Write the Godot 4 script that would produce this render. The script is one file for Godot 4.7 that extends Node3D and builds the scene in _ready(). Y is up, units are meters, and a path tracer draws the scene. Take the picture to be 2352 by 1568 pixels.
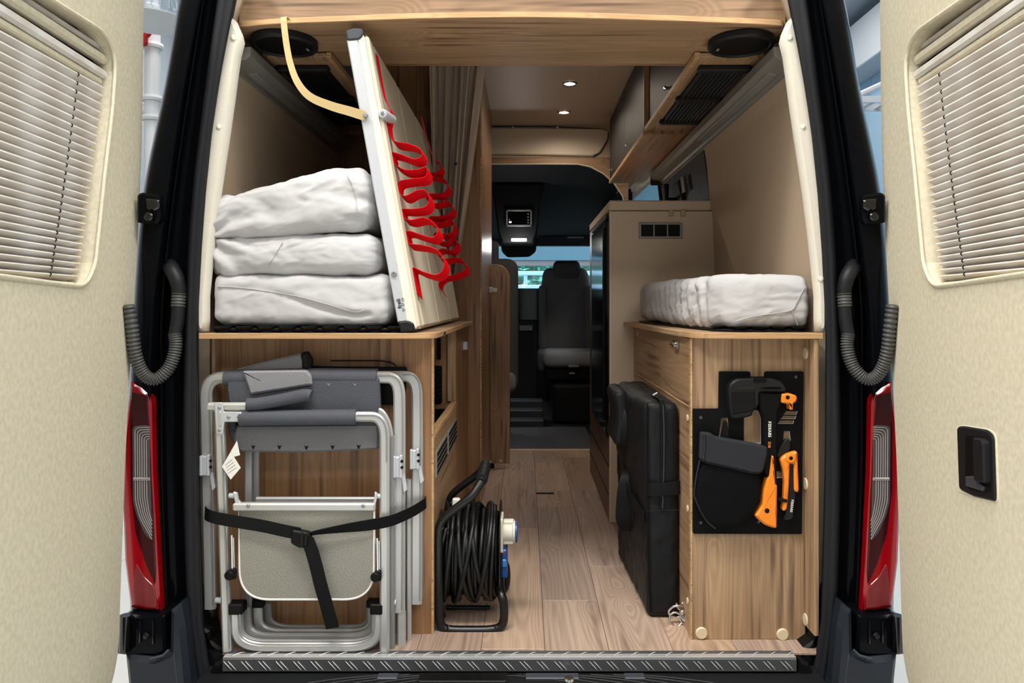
extends Node3D
# The open rear of a camper van in a showroom. Metres; y = 0 is the van's floor, z = 0 the rear threshold, the van runs towards -z.
const F := 1700.0
const CX := 1207.0
const CY := 695.0
const EYE := Vector3(0, 0.875, 1.85)
const MID := -0.0696            # mirroring in the van's middle plane: x -> MID - x
var M := {}
var org := {}
var taken := {}
var flip := false
var nz := FastNoiseLite.new()

func _ready():
	camera_and_light()
	materials()
	hall()
	shell()
	body()
	doors()
	cab()
	front_end()
	shelf_and_lockers()
	tall_units()
	bed_cabinets()
	bed()
	chairs()
	tools()
	bag()
	reel()
	small_things()

func camera_and_light():
	var cam := Camera3D.new()
	cam.name = "camera"
	cam.projection = Camera3D.PROJECTION_FRUSTUM
	cam.near = 0.05
	cam.far = 60.0
	cam.size = 0.05 * 1568.0 / F
	cam.frustum_offset = Vector2(0.05 * (1176.0 - CX) / F, -0.05 * (784.0 - CY) / F)
	cam.position = EYE
	add_child(cam)
	cam.current = true
	var sky := ProceduralSkyMaterial.new()
	sky.sky_top_color = Color(0.62, 0.74, 0.86)
	sky.sky_horizon_color = Color(0.86, 0.9, 0.93)
	sky.ground_bottom_color = Color(0.4, 0.42, 0.42)
	sky.ground_horizon_color = Color(0.7, 0.72, 0.72)
	sky.sky_energy_multiplier = 3.4
	var env := Environment.new()
	env.background_mode = Environment.BG_SKY
	env.sky = Sky.new()
	env.sky.sky_material = sky
	env.tonemap_mode = Environment.TONE_MAPPER_LINEAR
	env.tonemap_exposure = 0.93
	env.sdfgi_enabled = true
	env.ssao_enabled = true
	env.ssil_enabled = true
	var we := WorldEnvironment.new()
	we.name = "surroundings"
	we.environment = env
	add_child(we)
	# the showroom's ceiling panels: a glowing panel and an area light of its size just below it
	panel_light(Vector3(-0.3, 4.25, 1.35), Vector2(2.0, 0.6), 17.0)
	panel_light(Vector3(-2.4, 4.25, 2.0), Vector2(0.6, 2.6), 19.0)
	panel_light(Vector3(2.4, 4.25, 2.0), Vector2(0.6, 2.6), 15.0)
	panel_light(Vector3(0.0, 4.25, 4.6), Vector2(4.0, 0.8), 11.0)
	panel_light(Vector3(-2.7, 4.25, -5.0), Vector2(0.6, 4.0), 11.0)
	panel_light(Vector3(2.7, 4.25, -5.0), Vector2(0.6, 4.0), 11.0)

func panel_light(at, size, power):
	var l := AreaLight3D.new()
	l.name = "ceiling_panel_lamp"
	l.area_size = size
	l.area_normalize_energy = true
	l.light_energy = power
	l.light_color = Color(1.0, 0.985, 0.955)
	l.area_range = 14.0
	l.shadow_enabled = true
	add_child(l)
	l.position = at
	l.rotation.x = -PI / 2
	lamps.append([at, size])
var lamps := []

# ---------------------------------------------------------------- helpers
func W(px, py, z) -> Vector3:
	var d: float = EYE.z - z
	return Vector3((px - CX) / F * d, EYE.y - (py - CY) / F * d, z)

func P2(list, z) -> PackedVector2Array:
	var out := PackedVector2Array()
	for p in list:
		var w := W(p[0], p[1], z)
		out.append(Vector2(w.x, w.y))
	return out

func P3(list, z) -> Array:
	var out := []
	for p in list:
		out.append(W(p[0], p[1], p[2] if p.size() > 2 else z))
	return out

func mx(v: Vector3) -> Vector3:
	return Vector3(MID - v.x, v.y, v.z) if flip else v

func S() -> SurfaceTool:
	var st := SurfaceTool.new()
	st.begin(Mesh.PRIMITIVE_TRIANGLES)
	st.set_smooth_group(-1)
	return st

func tri(st, a, b, c):
	if flip:
		st.add_vertex(mx(a)); st.add_vertex(mx(b)); st.add_vertex(mx(c))
	else:
		st.add_vertex(a); st.add_vertex(c); st.add_vertex(b)

func quad(st, a, b, c, d):
	tri(st, a, b, c)
	tri(st, a, c, d)

func otri(st, a: Vector3, b: Vector3, c: Vector3, ctr: Vector3):
	if (b - a).cross(c - a).dot((a + b + c) / 3.0 - ctr) < 0.0:
		tri(st, a, c, b)
	else:
		tri(st, a, b, c)

func oquad(st, a, b, c, d, ctr):
	otri(st, a, b, c, ctr)
	otri(st, a, c, d, ctr)

func numbered(called: String) -> String:
	var n: int = taken.get(called, 0)
	taken[called] = n + 1
	return called if n == 0 else "%s_%03d" % [called, n]

func tag(o, label, category, group = ""):
	o.set_meta("label", label)
	o.set_meta("category", category)
	if group:
		o.set_meta("group", group)
	return o

func thing(called, label, category, at := Vector3.ZERO, group = "") -> Node3D:
	var o := Node3D.new()
	o.name = numbered(called)
	add_child(o)
	o.position = mx(at)
	org[o] = mx(at)
	tag(o, label, category, group)
	return o

func obj(st: SurfaceTool, called: String, mat: Material, parent: Node = null) -> MeshInstance3D:
	st.generate_normals()
	var m := MeshInstance3D.new()
	m.name = numbered(called) if parent == null else called
	st.set_material(mat)
	m.mesh = st.commit()
	if parent == null:
		add_child(m)
	else:
		parent.add_child(m, true)
		m.position = -org.get(parent, Vector3.ZERO)
	return m

func struct(st, called, mat, parent = null):
	var o = obj(st, called, mat, parent)
	if parent == null:
		o.set_meta("kind", "structure")
	return o

func box(st, lo: Vector3, hi: Vector3, bev := 0.002):
	obox(st, Transform3D(Basis(), (lo + hi) / 2.0), (hi - lo).abs(), bev)

func obox(st, xf: Transform3D, size: Vector3, bev := 0.002):
	var h := size / 2.0
	bev = minf(bev, minf(h.x, minf(h.y, h.z)) * 0.6)
	st.set_smooth_group(-1)
	var c := xf.origin
	var pt := func(sx, sy, sz, ax):
		var v := Vector3(sx * (h.x - (0.0 if ax == 0 else bev)), sy * (h.y - (0.0 if ax == 1 else bev)), sz * (h.z - (0.0 if ax == 2 else bev)))
		return xf * v
	for s in [-1, 1]:
		oquad(st, pt.call(s, -1, -1, 0), pt.call(s, 1, -1, 0), pt.call(s, 1, 1, 0), pt.call(s, -1, 1, 0), c)
		oquad(st, pt.call(-1, s, -1, 1), pt.call(1, s, -1, 1), pt.call(1, s, 1, 1), pt.call(-1, s, 1, 1), c)
		oquad(st, pt.call(-1, -1, s, 2), pt.call(1, -1, s, 2), pt.call(1, 1, s, 2), pt.call(-1, 1, s, 2), c)
	if bev <= 0.0:
		return
	for s in [-1, 1]:
		for t in [-1, 1]:
			oquad(st, pt.call(s, t, -1, 0), pt.call(s, t, 1, 0), pt.call(s, t, 1, 1), pt.call(s, t, -1, 1), c)
			oquad(st, pt.call(s, -1, t, 0), pt.call(s, 1, t, 0), pt.call(s, 1, t, 2), pt.call(s, -1, t, 2), c)
			oquad(st, pt.call(-1, s, t, 1), pt.call(1, s, t, 1), pt.call(1, s, t, 2), pt.call(-1, s, t, 2), c)
			for k in [-1, 1]:
				otri(st, pt.call(s, t, k, 0), pt.call(s, t, k, 1), pt.call(s, t, k, 2), c)

func extrude(st, poly: PackedVector2Array, z0: float, z1: float, bev := 0.0, xf := Transform3D(), smooth := false):
	# a prism from z0 (back) to z1 (front) with a chamfered front edge
	var p := poly.duplicate()
	if Geometry2D.is_polygon_clockwise(p):
		p.reverse()
	var n := p.size()
	var inner := PackedVector2Array()
	for i in n:
		var a := (p[i] - p[(i + n - 1) % n]).normalized()
		var b := (p[(i + 1) % n] - p[i]).normalized()
		var na := Vector2(-a.y, a.x)
		var nb := Vector2(-b.y, b.x)
		var m := (na + nb)
		m = m / maxf(m.length_squared() * 0.5, 0.3)
		inner.append(p[i] + m * bev)
	var idx := Geometry2D.triangulate_polygon(p)
	st.set_smooth_group(-1)
	for k in range(0, idx.size(), 3):
		var a := idx[k]
		var b := idx[k + 1]
		var c := idx[k + 2]
		if (p[b] - p[a]).cross(p[c] - p[a]) < 0.0:
			var t := b
			b = c
			c = t
		tri(st, xf * Vector3(inner[a].x, inner[a].y, z1), xf * Vector3(inner[b].x, inner[b].y, z1), xf * Vector3(inner[c].x, inner[c].y, z1))
		tri(st, xf * Vector3(p[a].x, p[a].y, z0), xf * Vector3(p[c].x, p[c].y, z0), xf * Vector3(p[b].x, p[b].y, z0))
	for i in n:
		var j := (i + 1) % n
		st.set_smooth_group(1 if smooth else -1)
		quad(st, xf * Vector3(p[i].x, p[i].y, z0), xf * Vector3(p[j].x, p[j].y, z0), xf * Vector3(p[j].x, p[j].y, z1 - bev), xf * Vector3(p[i].x, p[i].y, z1 - bev))
		if bev > 0.0:
			quad(st, xf * Vector3(p[i].x, p[i].y, z1 - bev), xf * Vector3(p[j].x, p[j].y, z1 - bev), xf * Vector3(inner[j].x, inner[j].y, z1), xf * Vector3(inner[i].x, inner[i].y, z1))

func rings(st, loops: Array, closed_path := false, caps := true, sg := 1):
	# joins rings of equal size; each ring runs counter-clockwise seen against the path
	var n: int = loops[0].size()
	var m := loops.size()
	st.set_smooth_group(sg)
	for i in (m if closed_path else m - 1):
		var a = loops[i]
		var b = loops[(i + 1) % m]
		for k in n:
			var l := (k + 1) % n
			quad(st, a[k], a[l], b[l], b[k])
	if caps and not closed_path:
		st.set_smooth_group(-1)
		for k in range(1, n - 1):
			tri(st, loops[0][0], loops[0][k + 1], loops[0][k])
			tri(st, loops[m - 1][0], loops[m - 1][k], loops[m - 1][k + 1])

func tangents(pts: Array, closed: bool) -> Array:
	var out := []
	var n := pts.size()
	for i in n:
		var a: Vector3 = pts[(i + n - 1) % n] if closed or i > 0 else pts[0]
		var b: Vector3 = pts[(i + 1) % n] if closed or i < n - 1 else pts[n - 1]
		out.append((b - a).normalized())
	return out

func tube(st, pts: Array, r, n := 10, closed := false):
	var tg := tangents(pts, closed)
	var ref := Vector3.UP if absf(tg[0].y) < 0.8 else Vector3.RIGHT
	var u: Vector3 = (ref - tg[0] * ref.dot(tg[0])).normalized()
	var loops := []
	for i in pts.size():
		u = (u - tg[i] * u.dot(tg[i])).normalized()
		var v: Vector3 = tg[i].cross(u)
		var rr: float = r[i] if r is Array else r
		var loop := []
		for k in n:
			var a := TAU * k / n
			loop.append(pts[i] + (u * cos(a) + v * sin(a)) * rr)
		loops.append(loop)
	rings(st, loops, closed)

func bar(st, pts: Array, w: float, d: float, bin: Vector3, closed := false, cham := 0.25, sg := 3):
	# a rectangular bar with chamfered corners: w across the path, d along bin
	var tg := tangents(pts, closed)
	var c := minf(w, d) * cham
	var prof := [Vector2(w / 2, d / 2 - c), Vector2(w / 2 - c, d / 2), Vector2(-w / 2 + c, d / 2), Vector2(-w / 2, d / 2 - c), Vector2(-w / 2, -d / 2 + c), Vector2(-w / 2 + c, -d / 2), Vector2(w / 2 - c, -d / 2), Vector2(w / 2, -d / 2 + c)]
	var loops := []
	for i in pts.size():
		var b: Vector3 = (bin - tg[i] * bin.dot(tg[i])).normalized()
		var a: Vector3 = b.cross(tg[i])
		var loop := []
		for q in prof:
			loop.append(pts[i] + a * q.x + b * q.y)
		loops.append(loop)
	# flat lengthwise strips: one smoothing group per strip so that the edges stay crisp
	var m := loops.size()
	for k in 8:
		st.set_smooth_group(10 + k)
		for i in (m if closed else m - 1):
			var p = loops[i]
			var q = loops[(i + 1) % m]
			var l := (k + 1) % 8
			quad(st, p[k], p[l], q[l], q[k])
	if not closed:
		st.set_smooth_group(-1)
		for k in range(1, 7):
			tri(st, loops[0][0], loops[0][k + 1], loops[0][k])
			tri(st, loops[m - 1][0], loops[m - 1][k], loops[m - 1][k + 1])

func lathe(st, prof: Array, xf: Transform3D, n := 32, sg := -2):
	# prof: [radius, height along xf's y], from below upwards
	for i in prof.size() - 1:
		st.set_smooth_group(i + 20 if sg == -2 else sg)
		for k in n:
			var a := TAU * k / n
			var b := TAU * (k + 1) / n
			var f := func(q, t): return xf * Vector3(q[0] * sin(t), q[1], q[0] * cos(t))
			var p0 = f.call(prof[i], a)
			var p1 = f.call(prof[i], b)
			var p2 = f.call(prof[i + 1], b)
			var p3 = f.call(prof[i + 1], a)
			if prof[i][0] > 0.0:
				tri(st, p0, p1, p2)
			if prof[i + 1][0] > 0.0 or prof[i][0] > 0.0:
				tri(st, p0, p2, p3)

func fillet(pts: Array, r: float, seg := 6, closed := false) -> Array:
	var out := []
	var n := pts.size()
	for i in n:
		if not closed and (i == 0 or i == n - 1):
			out.append(pts[i])
			continue
		var a: Vector3 = pts[(i + n - 1) % n]
		var b: Vector3 = pts[i]
		var c: Vector3 = pts[(i + 1) % n]
		var la := minf(r, a.distance_to(b) * 0.49)
		var lc := minf(r, c.distance_to(b) * 0.49)
		var p := b + (a - b).normalized() * la
		var q := b + (c - b).normalized() * lc
		for k in seg + 1:
			var t := float(k) / seg
			out.append(p.lerp(b, t).lerp(b.lerp(q, t), t))
	return out

func cat(pts: Array, n := 8) -> Array:
	var out := []
	for i in pts.size() - 1:
		var p0 = pts[maxi(i - 1, 0)]
		var p3 = pts[mini(i + 2, pts.size() - 1)]
		for k in n:
			var t := float(k) / n
			out.append(pts[i].cubic_interpolate(pts[i + 1], p0, p3, t))
	out.append(pts[pts.size() - 1])
	return out

func round_poly(poly: PackedVector2Array, r: float, seg := 5) -> PackedVector2Array:
	var a := []
	for p in poly:
		a.append(Vector3(p.x, p.y, 0))
	var out := PackedVector2Array()
	for p in fillet(a, r, seg, true):
		out.append(Vector2(p.x, p.y))
	return out

func smooth_poly(poly: PackedVector2Array, n := 5) -> PackedVector2Array:
	var out := PackedVector2Array()
	var k := poly.size()
	for i in k:
		for j in n:
			out.append(poly[i].cubic_interpolate(poly[(i + 1) % k], poly[(i + k - 1) % k], poly[(i + 2) % k], float(j) / n))
	return out

func sheet(st, fn: Callable, nu: int, nv: int, sg := 1):
	# fn(u, v) with u to the right and v upwards, front towards the viewer
	st.set_smooth_group(sg)
	var g := []
	for j in nv + 1:
		var row := []
		for i in nu + 1:
			row.append(fn.call(float(i) / nu, float(j) / nv))
		g.append(row)
	for j in nv:
		for i in nu:
			quad(st, g[j][i], g[j][i + 1], g[j + 1][i + 1], g[j + 1][i])

func softbox(st, h: Vector3, r: float, n: Array, fn: Callable):
	# a rounded box of half size h; fn(point, outward) places it
	st.set_smooth_group(1)
	for ax in 3:
		var b := (ax + 1) % 3
		var c := (ax + 2) % 3
		for s in [-1.0, 1.0]:
			var g := []
			for j in n[c] + 1:
				var row := []
				for i in n[b] + 1:
					var q := Vector3()
					q[ax] = s * h[ax]
					q[b] = spread(float(i) / n[b]) * h[b]
					q[c] = spread(float(j) / n[c]) * h[c]
					var k := Vector3(clampf(q.x, -h.x + r, h.x - r), clampf(q.y, -h.y + r, h.y - r), clampf(q.z, -h.z + r, h.z - r))
					var d := (q - k).normalized()
					row.append(fn.call(k + d * r, d))
				g.append(row)
			for j in n[c]:
				for i in n[b]:
					if s > 0.0:
						quad(st, g[j][i], g[j][i + 1], g[j + 1][i + 1], g[j + 1][i])
					else:
						quad(st, g[j][i], g[j + 1][i], g[j + 1][i + 1], g[j][i + 1])

func spread(t: float) -> float:
	# finer steps near both ends
	var x := 2.0 * t - 1.0
	return signf(x) * (1.0 - pow(1.0 - absf(x), 1.25))

func disc(st, at: Vector3, axis: Vector3, r: float, th: float, bev := 0.0, n := 24):
	# a round plate whose back lies at `at`, growing along axis
	var y := axis.normalized()
	var x := (Vector3.RIGHT if absf(y.x) < 0.8 else Vector3.UP).cross(y).normalized()
	lathe(st, [[0.0, 0.0], [r, 0.0], [r, th - bev], [r - bev, th], [0.0, th]], Transform3D(Basis(x, y, x.cross(y)), at), n)

func text(parent, called, string, font, height, xf: Transform3D, mat, depth := 0.0008):
	var t := TextMesh.new()
	t.text = string
	var f := SystemFont.new()
	f.font_names = PackedStringArray([font])
	f.font_weight = 700
	t.font = f
	t.font_size = 32
	t.pixel_size = height / 32.0
	t.depth = depth
	t.material = mat
	var o := MeshInstance3D.new()
	o.name = called
	o.mesh = t
	parent.add_child(o, true)
	o.transform = Transform3D(xf.basis, xf.origin - org.get(parent, Vector3.ZERO))
	return o

# ---------------------------------------------------------------- materials
func mat(c: Color, rough := 0.6, metal := 0.0) -> StandardMaterial3D:
	var m := StandardMaterial3D.new()
	m.albedo_color = c
	m.roughness = rough
	m.metallic = metal
	return m

func tri_tex(m: StandardMaterial3D, scale: float):
	m.uv1_triplanar = true
	m.uv1_triplanar_sharpness = 8.0
	m.uv1_scale = Vector3.ONE * scale
	return m

func noise_bytes(w: int, h: int, freq: float, sd: int, size: int, oct := 3) -> PackedByteArray:
	var n := FastNoiseLite.new()
	n.seed = sd
	n.frequency = freq
	n.noise_type = FastNoiseLite.TYPE_SIMPLEX_SMOOTH
	n.fractal_octaves = oct
	var im := n.get_seamless_image(w, h, false, false, 0.15, true)
	im.convert(Image.FORMAT_L8)
	# pad with the far side so that the enlarged picture still joins up at its edges
	var px := 4 if w < size else 0
	var py := 4 if h < size else 0
	var wide := Image.create(w + 2 * px, h + 2 * py, false, Image.FORMAT_L8)
	for oy in [-h, 0, h]:
		for ox in [-w, 0, w]:
			wide.blit_rect(im, Rect2i(0, 0, w, h), Vector2i(ox + px, oy + py))
	wide.resize((w + 2 * px) * size / w, (h + 2 * py) * size / h, Image.INTERPOLATE_CUBIC)
	return wide.get_region(Rect2i(px * size / w, py * size / h, size, size)).get_data()

func wood_image(lo: Color, hi: Color, sd: int, figure := 1.0, size := 1024) -> Image:
	# grain along the picture's width
	var fine := noise_bytes(16, size, 0.16, sd, size, 3)
	var broad := noise_bytes(8, 128, 0.04, sd + 1, size, 2)
	var streak := noise_bytes(8, 256, 0.09, sd + 2, size, 2)
	var lut := PackedByteArray()
	for i in 256:
		var c := lo.lerp(hi, i / 255.0)
		lut.append_array([int(c.r * 255), int(c.g * 255), int(c.b * 255)])
	var ring := PackedFloat32Array()
	for i in 256:
		ring.append(0.5 + 0.5 * sin(i * 0.2 * figure))
	var out := PackedByteArray()
	out.resize(size * size * 3)
	for i in size * size:
		var s := streak[i] / 255.0
		var t := 0.66 + (fine[i] / 255.0 - 0.5) * 0.22 + (ring[broad[i]] - 0.5) * (0.2 if figure > 1.2 else 0.13) + (broad[i] / 255.0 - 0.5) * 0.22
		if s < 0.33:
			t -= (0.33 - s) * (0.9 if figure > 1.2 else 1.9)
		var k := clampi(int(t * 255.0), 0, 255) * 3
		out[i * 3] = lut[k]
		out[i * 3 + 1] = lut[k + 1]
		out[i * 3 + 2] = lut[k + 2]
	return Image.create_from_data(size, size, false, Image.FORMAT_RGB8, out)

func wood_mat(im: Image, rough: float, scale: float, off := Vector3.ZERO, tint := Color.WHITE) -> StandardMaterial3D:
	var m := mat(tint, rough)
	var key = im
	if not tex_of.has(key):
		tex_of[key] = ImageTexture.create_from_image(im)
	m.albedo_texture = tex_of[key]
	tri_tex(m, scale)
	m.uv1_offset = off
	return m
var tex_of := {}

func speck_tex(size: int, freq: float, sd: int, lo: Color, hi: Color, contrast := 1.0, oct := 2) -> ImageTexture:
	var b := noise_bytes(size, size, freq, sd, size, oct)
	var out := PackedByteArray()
	out.resize(size * size * 3)
	for i in size * size:
		var c := lo.lerp(hi, clampf((b[i] / 255.0 - 0.5) * contrast + 0.5, 0.0, 1.0))
		out[i * 3] = int(c.r * 255)
		out[i * 3 + 1] = int(c.g * 255)
		out[i * 3 + 2] = int(c.b * 255)
	return ImageTexture.create_from_image(Image.create_from_data(size, size, false, Image.FORMAT_RGB8, out))

func weave_tex(lo: Color, hi: Color) -> ImageTexture:
	var im := Image.create(64, 64, false, Image.FORMAT_RGB8)
	for y in 64:
		for x in 64:
			var a := sin(TAU * (x * 4.0 / 64.0 + (0.5 if int(y * 8.0 / 64.0) % 2 else 0.0)))
			var b := sin(TAU * y * 8.0 / 64.0 - PI / 2)
			im.set_pixel(x, y, lo.lerp(hi, clampf(0.5 + 0.3 * a + 0.25 * b, 0, 1)))
	return ImageTexture.create_from_image(im)

func bump(m: StandardMaterial3D, t: Texture2D, cm: float):
	m.heightmap_enabled = true
	m.heightmap_texture = t
	m.heightmap_scale = cm
	return m

func glow(c: Color, e: float) -> StandardMaterial3D:
	var m := mat(c, 0.5)
	m.emission_enabled = true
	m.emission = c
	m.emission_energy_multiplier = e
	return m

func materials():
	nz.seed = 7
	nz.frequency = 1.0
	nz.noise_type = FastNoiseLite.TYPE_SIMPLEX_SMOOTH
	var oak := wood_image(Color(0.36, 0.265, 0.19), Color(0.76, 0.63, 0.49), 11)
	var oak_v := oak.duplicate() as Image
	oak_v.rotate_90(CLOCKWISE)
	M.oak = wood_mat(oak, 0.45, 1.3)
	M.oak_v = wood_mat(oak_v, 0.45, 1.3)
	M.oak_v2 = wood_mat(oak_v, 0.4, 1.3, Vector3(0.37, 0.2, 0.61), Color(0.92, 0.84, 0.76))
	M.oak_glossy = wood_mat(oak_v, 0.32, 1.3, Vector3(0.1, 0.0, 0.3), Color(0.92, 0.84, 0.78))
	M.oak_brown = wood_mat(oak, 0.4, 1.3, Vector3(0.3, 0.5, 0.1), Color(0.66, 0.58, 0.52))
	M.lock_dark = mat(Color(0.095, 0.084, 0.076), 0.5)
	M.edge = wood_mat(oak, 0.45, 2.6, Vector3(0.2, 0.3, 0.4), Color(1.16, 1.14, 1.06))
	var plank := wood_image(Color(0.42, 0.335, 0.285), Color(0.775, 0.685, 0.615), 31, 1.6)
	plank.rotate_90(CLOCKWISE)
	for i in 5:
		var tints := [Color(1, 1, 1), Color(0.95, 0.94, 0.94), Color(1.03, 1.01, 0.98), Color(0.97, 0.95, 0.93), Color(0.92, 0.92, 0.93)]
		M["plank%d" % i] = wood_mat(plank, 0.42, 1.05, Vector3(0.23 * i, 0.1 * i, 0.37 * i), tints[i])
	var grain := speck_tex(256, 0.12, 5, Color(0.35, 0.35, 0.35), Color(0.75, 0.75, 0.75), 1.4, 3)
	M.cream = bump(tri_tex(mat(Color(0.875, 0.84, 0.745), 0.6), 3.0), grain, 0.05)
	M.cream.albedo_texture = speck_tex(256, 0.08, 6, Color(0.92, 0.92, 0.91), Color(1, 1, 1), 1.2, 3)
	M.pad = bump(tri_tex(mat(Color(0.82, 0.795, 0.74), 0.6), 4.0), grain, 0.06)
	M.lining = mat(Color(0.69, 0.61, 0.52), 0.7)
	M.ceiling = mat(Color(0.70, 0.63, 0.55), 0.45)
	M.beige = mat(Color(0.78, 0.70, 0.60), 0.5)
	M.beige_edge = mat(Color(0.82, 0.765, 0.69), 0.5)
	M.gloss = mat(Color(0.035, 0.04, 0.055), 0.12)
	M.gloss.metallic_specular = 0.17
	M.rubber = bump(tri_tex(mat(Color(0.115, 0.12, 0.135), 0.6), 8.0), grain, 0.04)
	M.plastic = mat(Color(0.085, 0.09, 0.10), 0.5)
	M.plastic_grey = mat(Color(0.22, 0.235, 0.265), 0.45)
	M.black = mat(Color(0.03, 0.032, 0.037), 0.5)
	M.black_gloss = mat(Color(0.02, 0.022, 0.028), 0.1)
	M.bumper = mat(Color(0.13, 0.145, 0.175), 0.4)
	M.bumper.metallic_specular = 0.3
	M.hose = mat(Color(0.27, 0.27, 0.265), 0.5)
	M.alu = mat(Color(0.74, 0.74, 0.735), 0.36, 0.5)
	M.alu_dark = mat(Color(0.56, 0.56, 0.56), 0.4, 0.4)
	M.alu_white = mat(Color(0.74, 0.75, 0.77), 0.35, 0.25)
	M.chrome = mat(Color(0.86, 0.86, 0.86), 0.12, 1.0)
	M.rail = mat(Color(0.50, 0.49, 0.46), 0.4, 0.2)
	var cloth_t := weave_tex(Color(0.93, 0.93, 0.93), Color(1, 1, 1))
	M.sheet = mat(Color(0.745, 0.74, 0.745), 0.85)
	M.sheet.albedo_texture = cloth_t
	tri_tex(M.sheet, 60.0)
	M.seam = mat(Color(0.66, 0.65, 0.645), 0.9)
	M.canvas = mat(Color(0.84, 0.80, 0.72), 0.8)
	M.canvas.albedo_texture = cloth_t
	tri_tex(M.canvas, 50.0)
	M.felt = bump(tri_tex(mat(Color(0.86, 0.83, 0.76), 0.9), 6.0), grain, 0.1)
	M.red = bump(tri_tex(mat(Color(0.76, 0.02, 0.075), 0.6), 60.0), cloth_t, 0.02)
	M.yellow = mat(Color(0.80, 0.70, 0.50), 0.7)
	M.curtain = tri_tex(mat(Color(0.82, 0.755, 0.69), 0.8), 60.0)
	M.curtain.albedo_texture = cloth_t
	var mesh_t := weave_tex(Color(0.60, 0.60, 0.62), Color(1, 1, 1))
	M.mesh_dark = bump(tri_tex(mat(Color(0.34, 0.35, 0.385), 0.7), 38.0), mesh_t, 0.12)
	M.mesh_dark.albedo_texture = mesh_t
	M.mesh_light = bump(tri_tex(mat(Color(0.62, 0.615, 0.63), 0.7), 38.0), mesh_t, 0.12)
	M.mesh_light.albedo_texture = mesh_t
	M.mesh_mid = bump(tri_tex(mat(Color(0.48, 0.48, 0.49), 0.7), 38.0), mesh_t, 0.12)
	M.mesh_mid.albedo_texture = mesh_t
	for q in [M.red, M.curtain, M.sheet]:
		q.metallic_specular = 0.2
	M.table = mat(Color.WHITE, 0.5)
	M.table.albedo_texture = speck_tex(256, 0.22, 9, Color(0.46, 0.45, 0.42), Color(0.61, 0.60, 0.56), 2.2, 2)
	tri_tex(M.table, 6.0)
	M.webbing = bump(tri_tex(mat(Color(0.04, 0.043, 0.055), 0.65), 80.0), cloth_t, 0.03)
	M.bag = bump(tri_tex(mat(Color(0.085, 0.09, 0.10), 0.5), 60.0), cloth_t, 0.03)
	M.pouch = bump(tri_tex(mat(Color(0.035, 0.037, 0.045), 0.8), 70.0), cloth_t, 0.04)
	M.pouch_flap = bump(tri_tex(mat(Color(0.165, 0.17, 0.19), 0.75), 70.0), cloth_t, 0.04)
	M.board = mat(Color(0.04, 0.043, 0.048), 0.6)
	for q in [M.bag, M.pouch, M.pouch_flap, M.webbing, M.board]:
		q.metallic_specular = 0.22
	M.bag.metallic_specular = 0.32
	M.webbing.metallic_specular = 0.32
	M.rubber.metallic_specular = 0.3
	M.plastic.metallic_specular = 0.35
	M.black.metallic_specular = 0.3
	M.orange = mat(Color(0.90, 0.50, 0.06), 0.45)
	M.white = mat(Color(0.88, 0.87, 0.85), 0.5)
	M.ivory = mat(Color(0.82, 0.80, 0.74), 0.5)
	M.cap = mat(Color(0.80, 0.74, 0.62), 0.5)
	M.blue = mat(Color(0.05, 0.27, 0.55), 0.4)
	M.blue_light = mat(Color(0.2, 0.5, 0.8), 0.4)
	M.red_plastic = mat(Color(0.6, 0.03, 0.05), 0.4)
	M.cable = mat(Color(0.035, 0.036, 0.04), 0.42)
	M.reel = mat(Color(0.04, 0.042, 0.046), 0.35)
	M.grille = mat(Color(0.55, 0.55, 0.54), 0.4, 0.3)
	M.seat = bump(tri_tex(mat(Color(0.30, 0.30, 0.31), 0.85), 60.0), cloth_t, 0.05)
	M.seat_light = bump(tri_tex(mat(Color(0.50, 0.51, 0.53), 0.85), 60.0), cloth_t, 0.05)
	M.carpet = mat(Color.WHITE, 0.95)
	M.carpet.albedo_texture = speck_tex(256, 0.3, 12, Color(0.16, 0.17, 0.20), Color(0.42, 0.43, 0.46), 2.0, 2)
	tri_tex(M.carpet, 2.0)
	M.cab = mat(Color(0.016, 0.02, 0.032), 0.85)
	M.cab_trim = mat(Color(0.10, 0.11, 0.125), 0.6)
	M.lens = mat(Color(0.42, 0.02, 0.04), 0.08)
	M.lens.clearcoat_enabled = true
	M.lens_bright = mat(Color(0.54, 0.022, 0.06), 0.1)
	M.lens_dark = mat(Color(0.2, 0.035, 0.055), 0.1)
	M.lens_clear = mat(Color(0.27, 0.25, 0.25), 0.15)
	M.lens_rib = mat(Color(0.62, 0.59, 0.58), 0.2, 0.4)
	M.tread = mat(Color(0.86, 0.86, 0.86), 0.3, 0.25)
	M.tread_plate = mat(Color(0.36, 0.365, 0.38), 0.42, 0.5)
	M.blind = mat(Color(0.90, 0.89, 0.875), 0.7)
	M.blind.albedo_texture = speck_tex(256, 0.02, 15, Color(0.91, 0.88, 0.85), Color(1, 1, 1), 1.3, 2)
	tri_tex(M.blind, 2.0)
	M.hall_wall = mat(Color(0.66, 0.68, 0.71), 0.7)
	M.hall_blue = mat(Color(0.60, 0.71, 0.80), 0.7)
	M.hall_back = mat(Color(0.50, 0.51, 0.52), 0.8)
	M.hall_front = mat(Color(0.50, 0.73, 0.86), 0.7)
	M.tile = mat(Color(0.86, 0.86, 0.85), 0.3)
	M.grout = mat(Color(0.62, 0.62, 0.61), 0.8)
	M.pipe = mat(Color(0.80, 0.81, 0.82), 0.4)
	var pane := mat(Color(0.8, 0.9, 0.9, 0.06), 0.0)
	pane.transparency = BaseMaterial3D.TRANSPARENCY_ALPHA
	M.pane = pane
	M.leaf = mat(Color(0.12, 0.42, 0.30), 0.6)
	M.leaf_light = mat(Color(0.32, 0.66, 0.50), 0.6)
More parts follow.
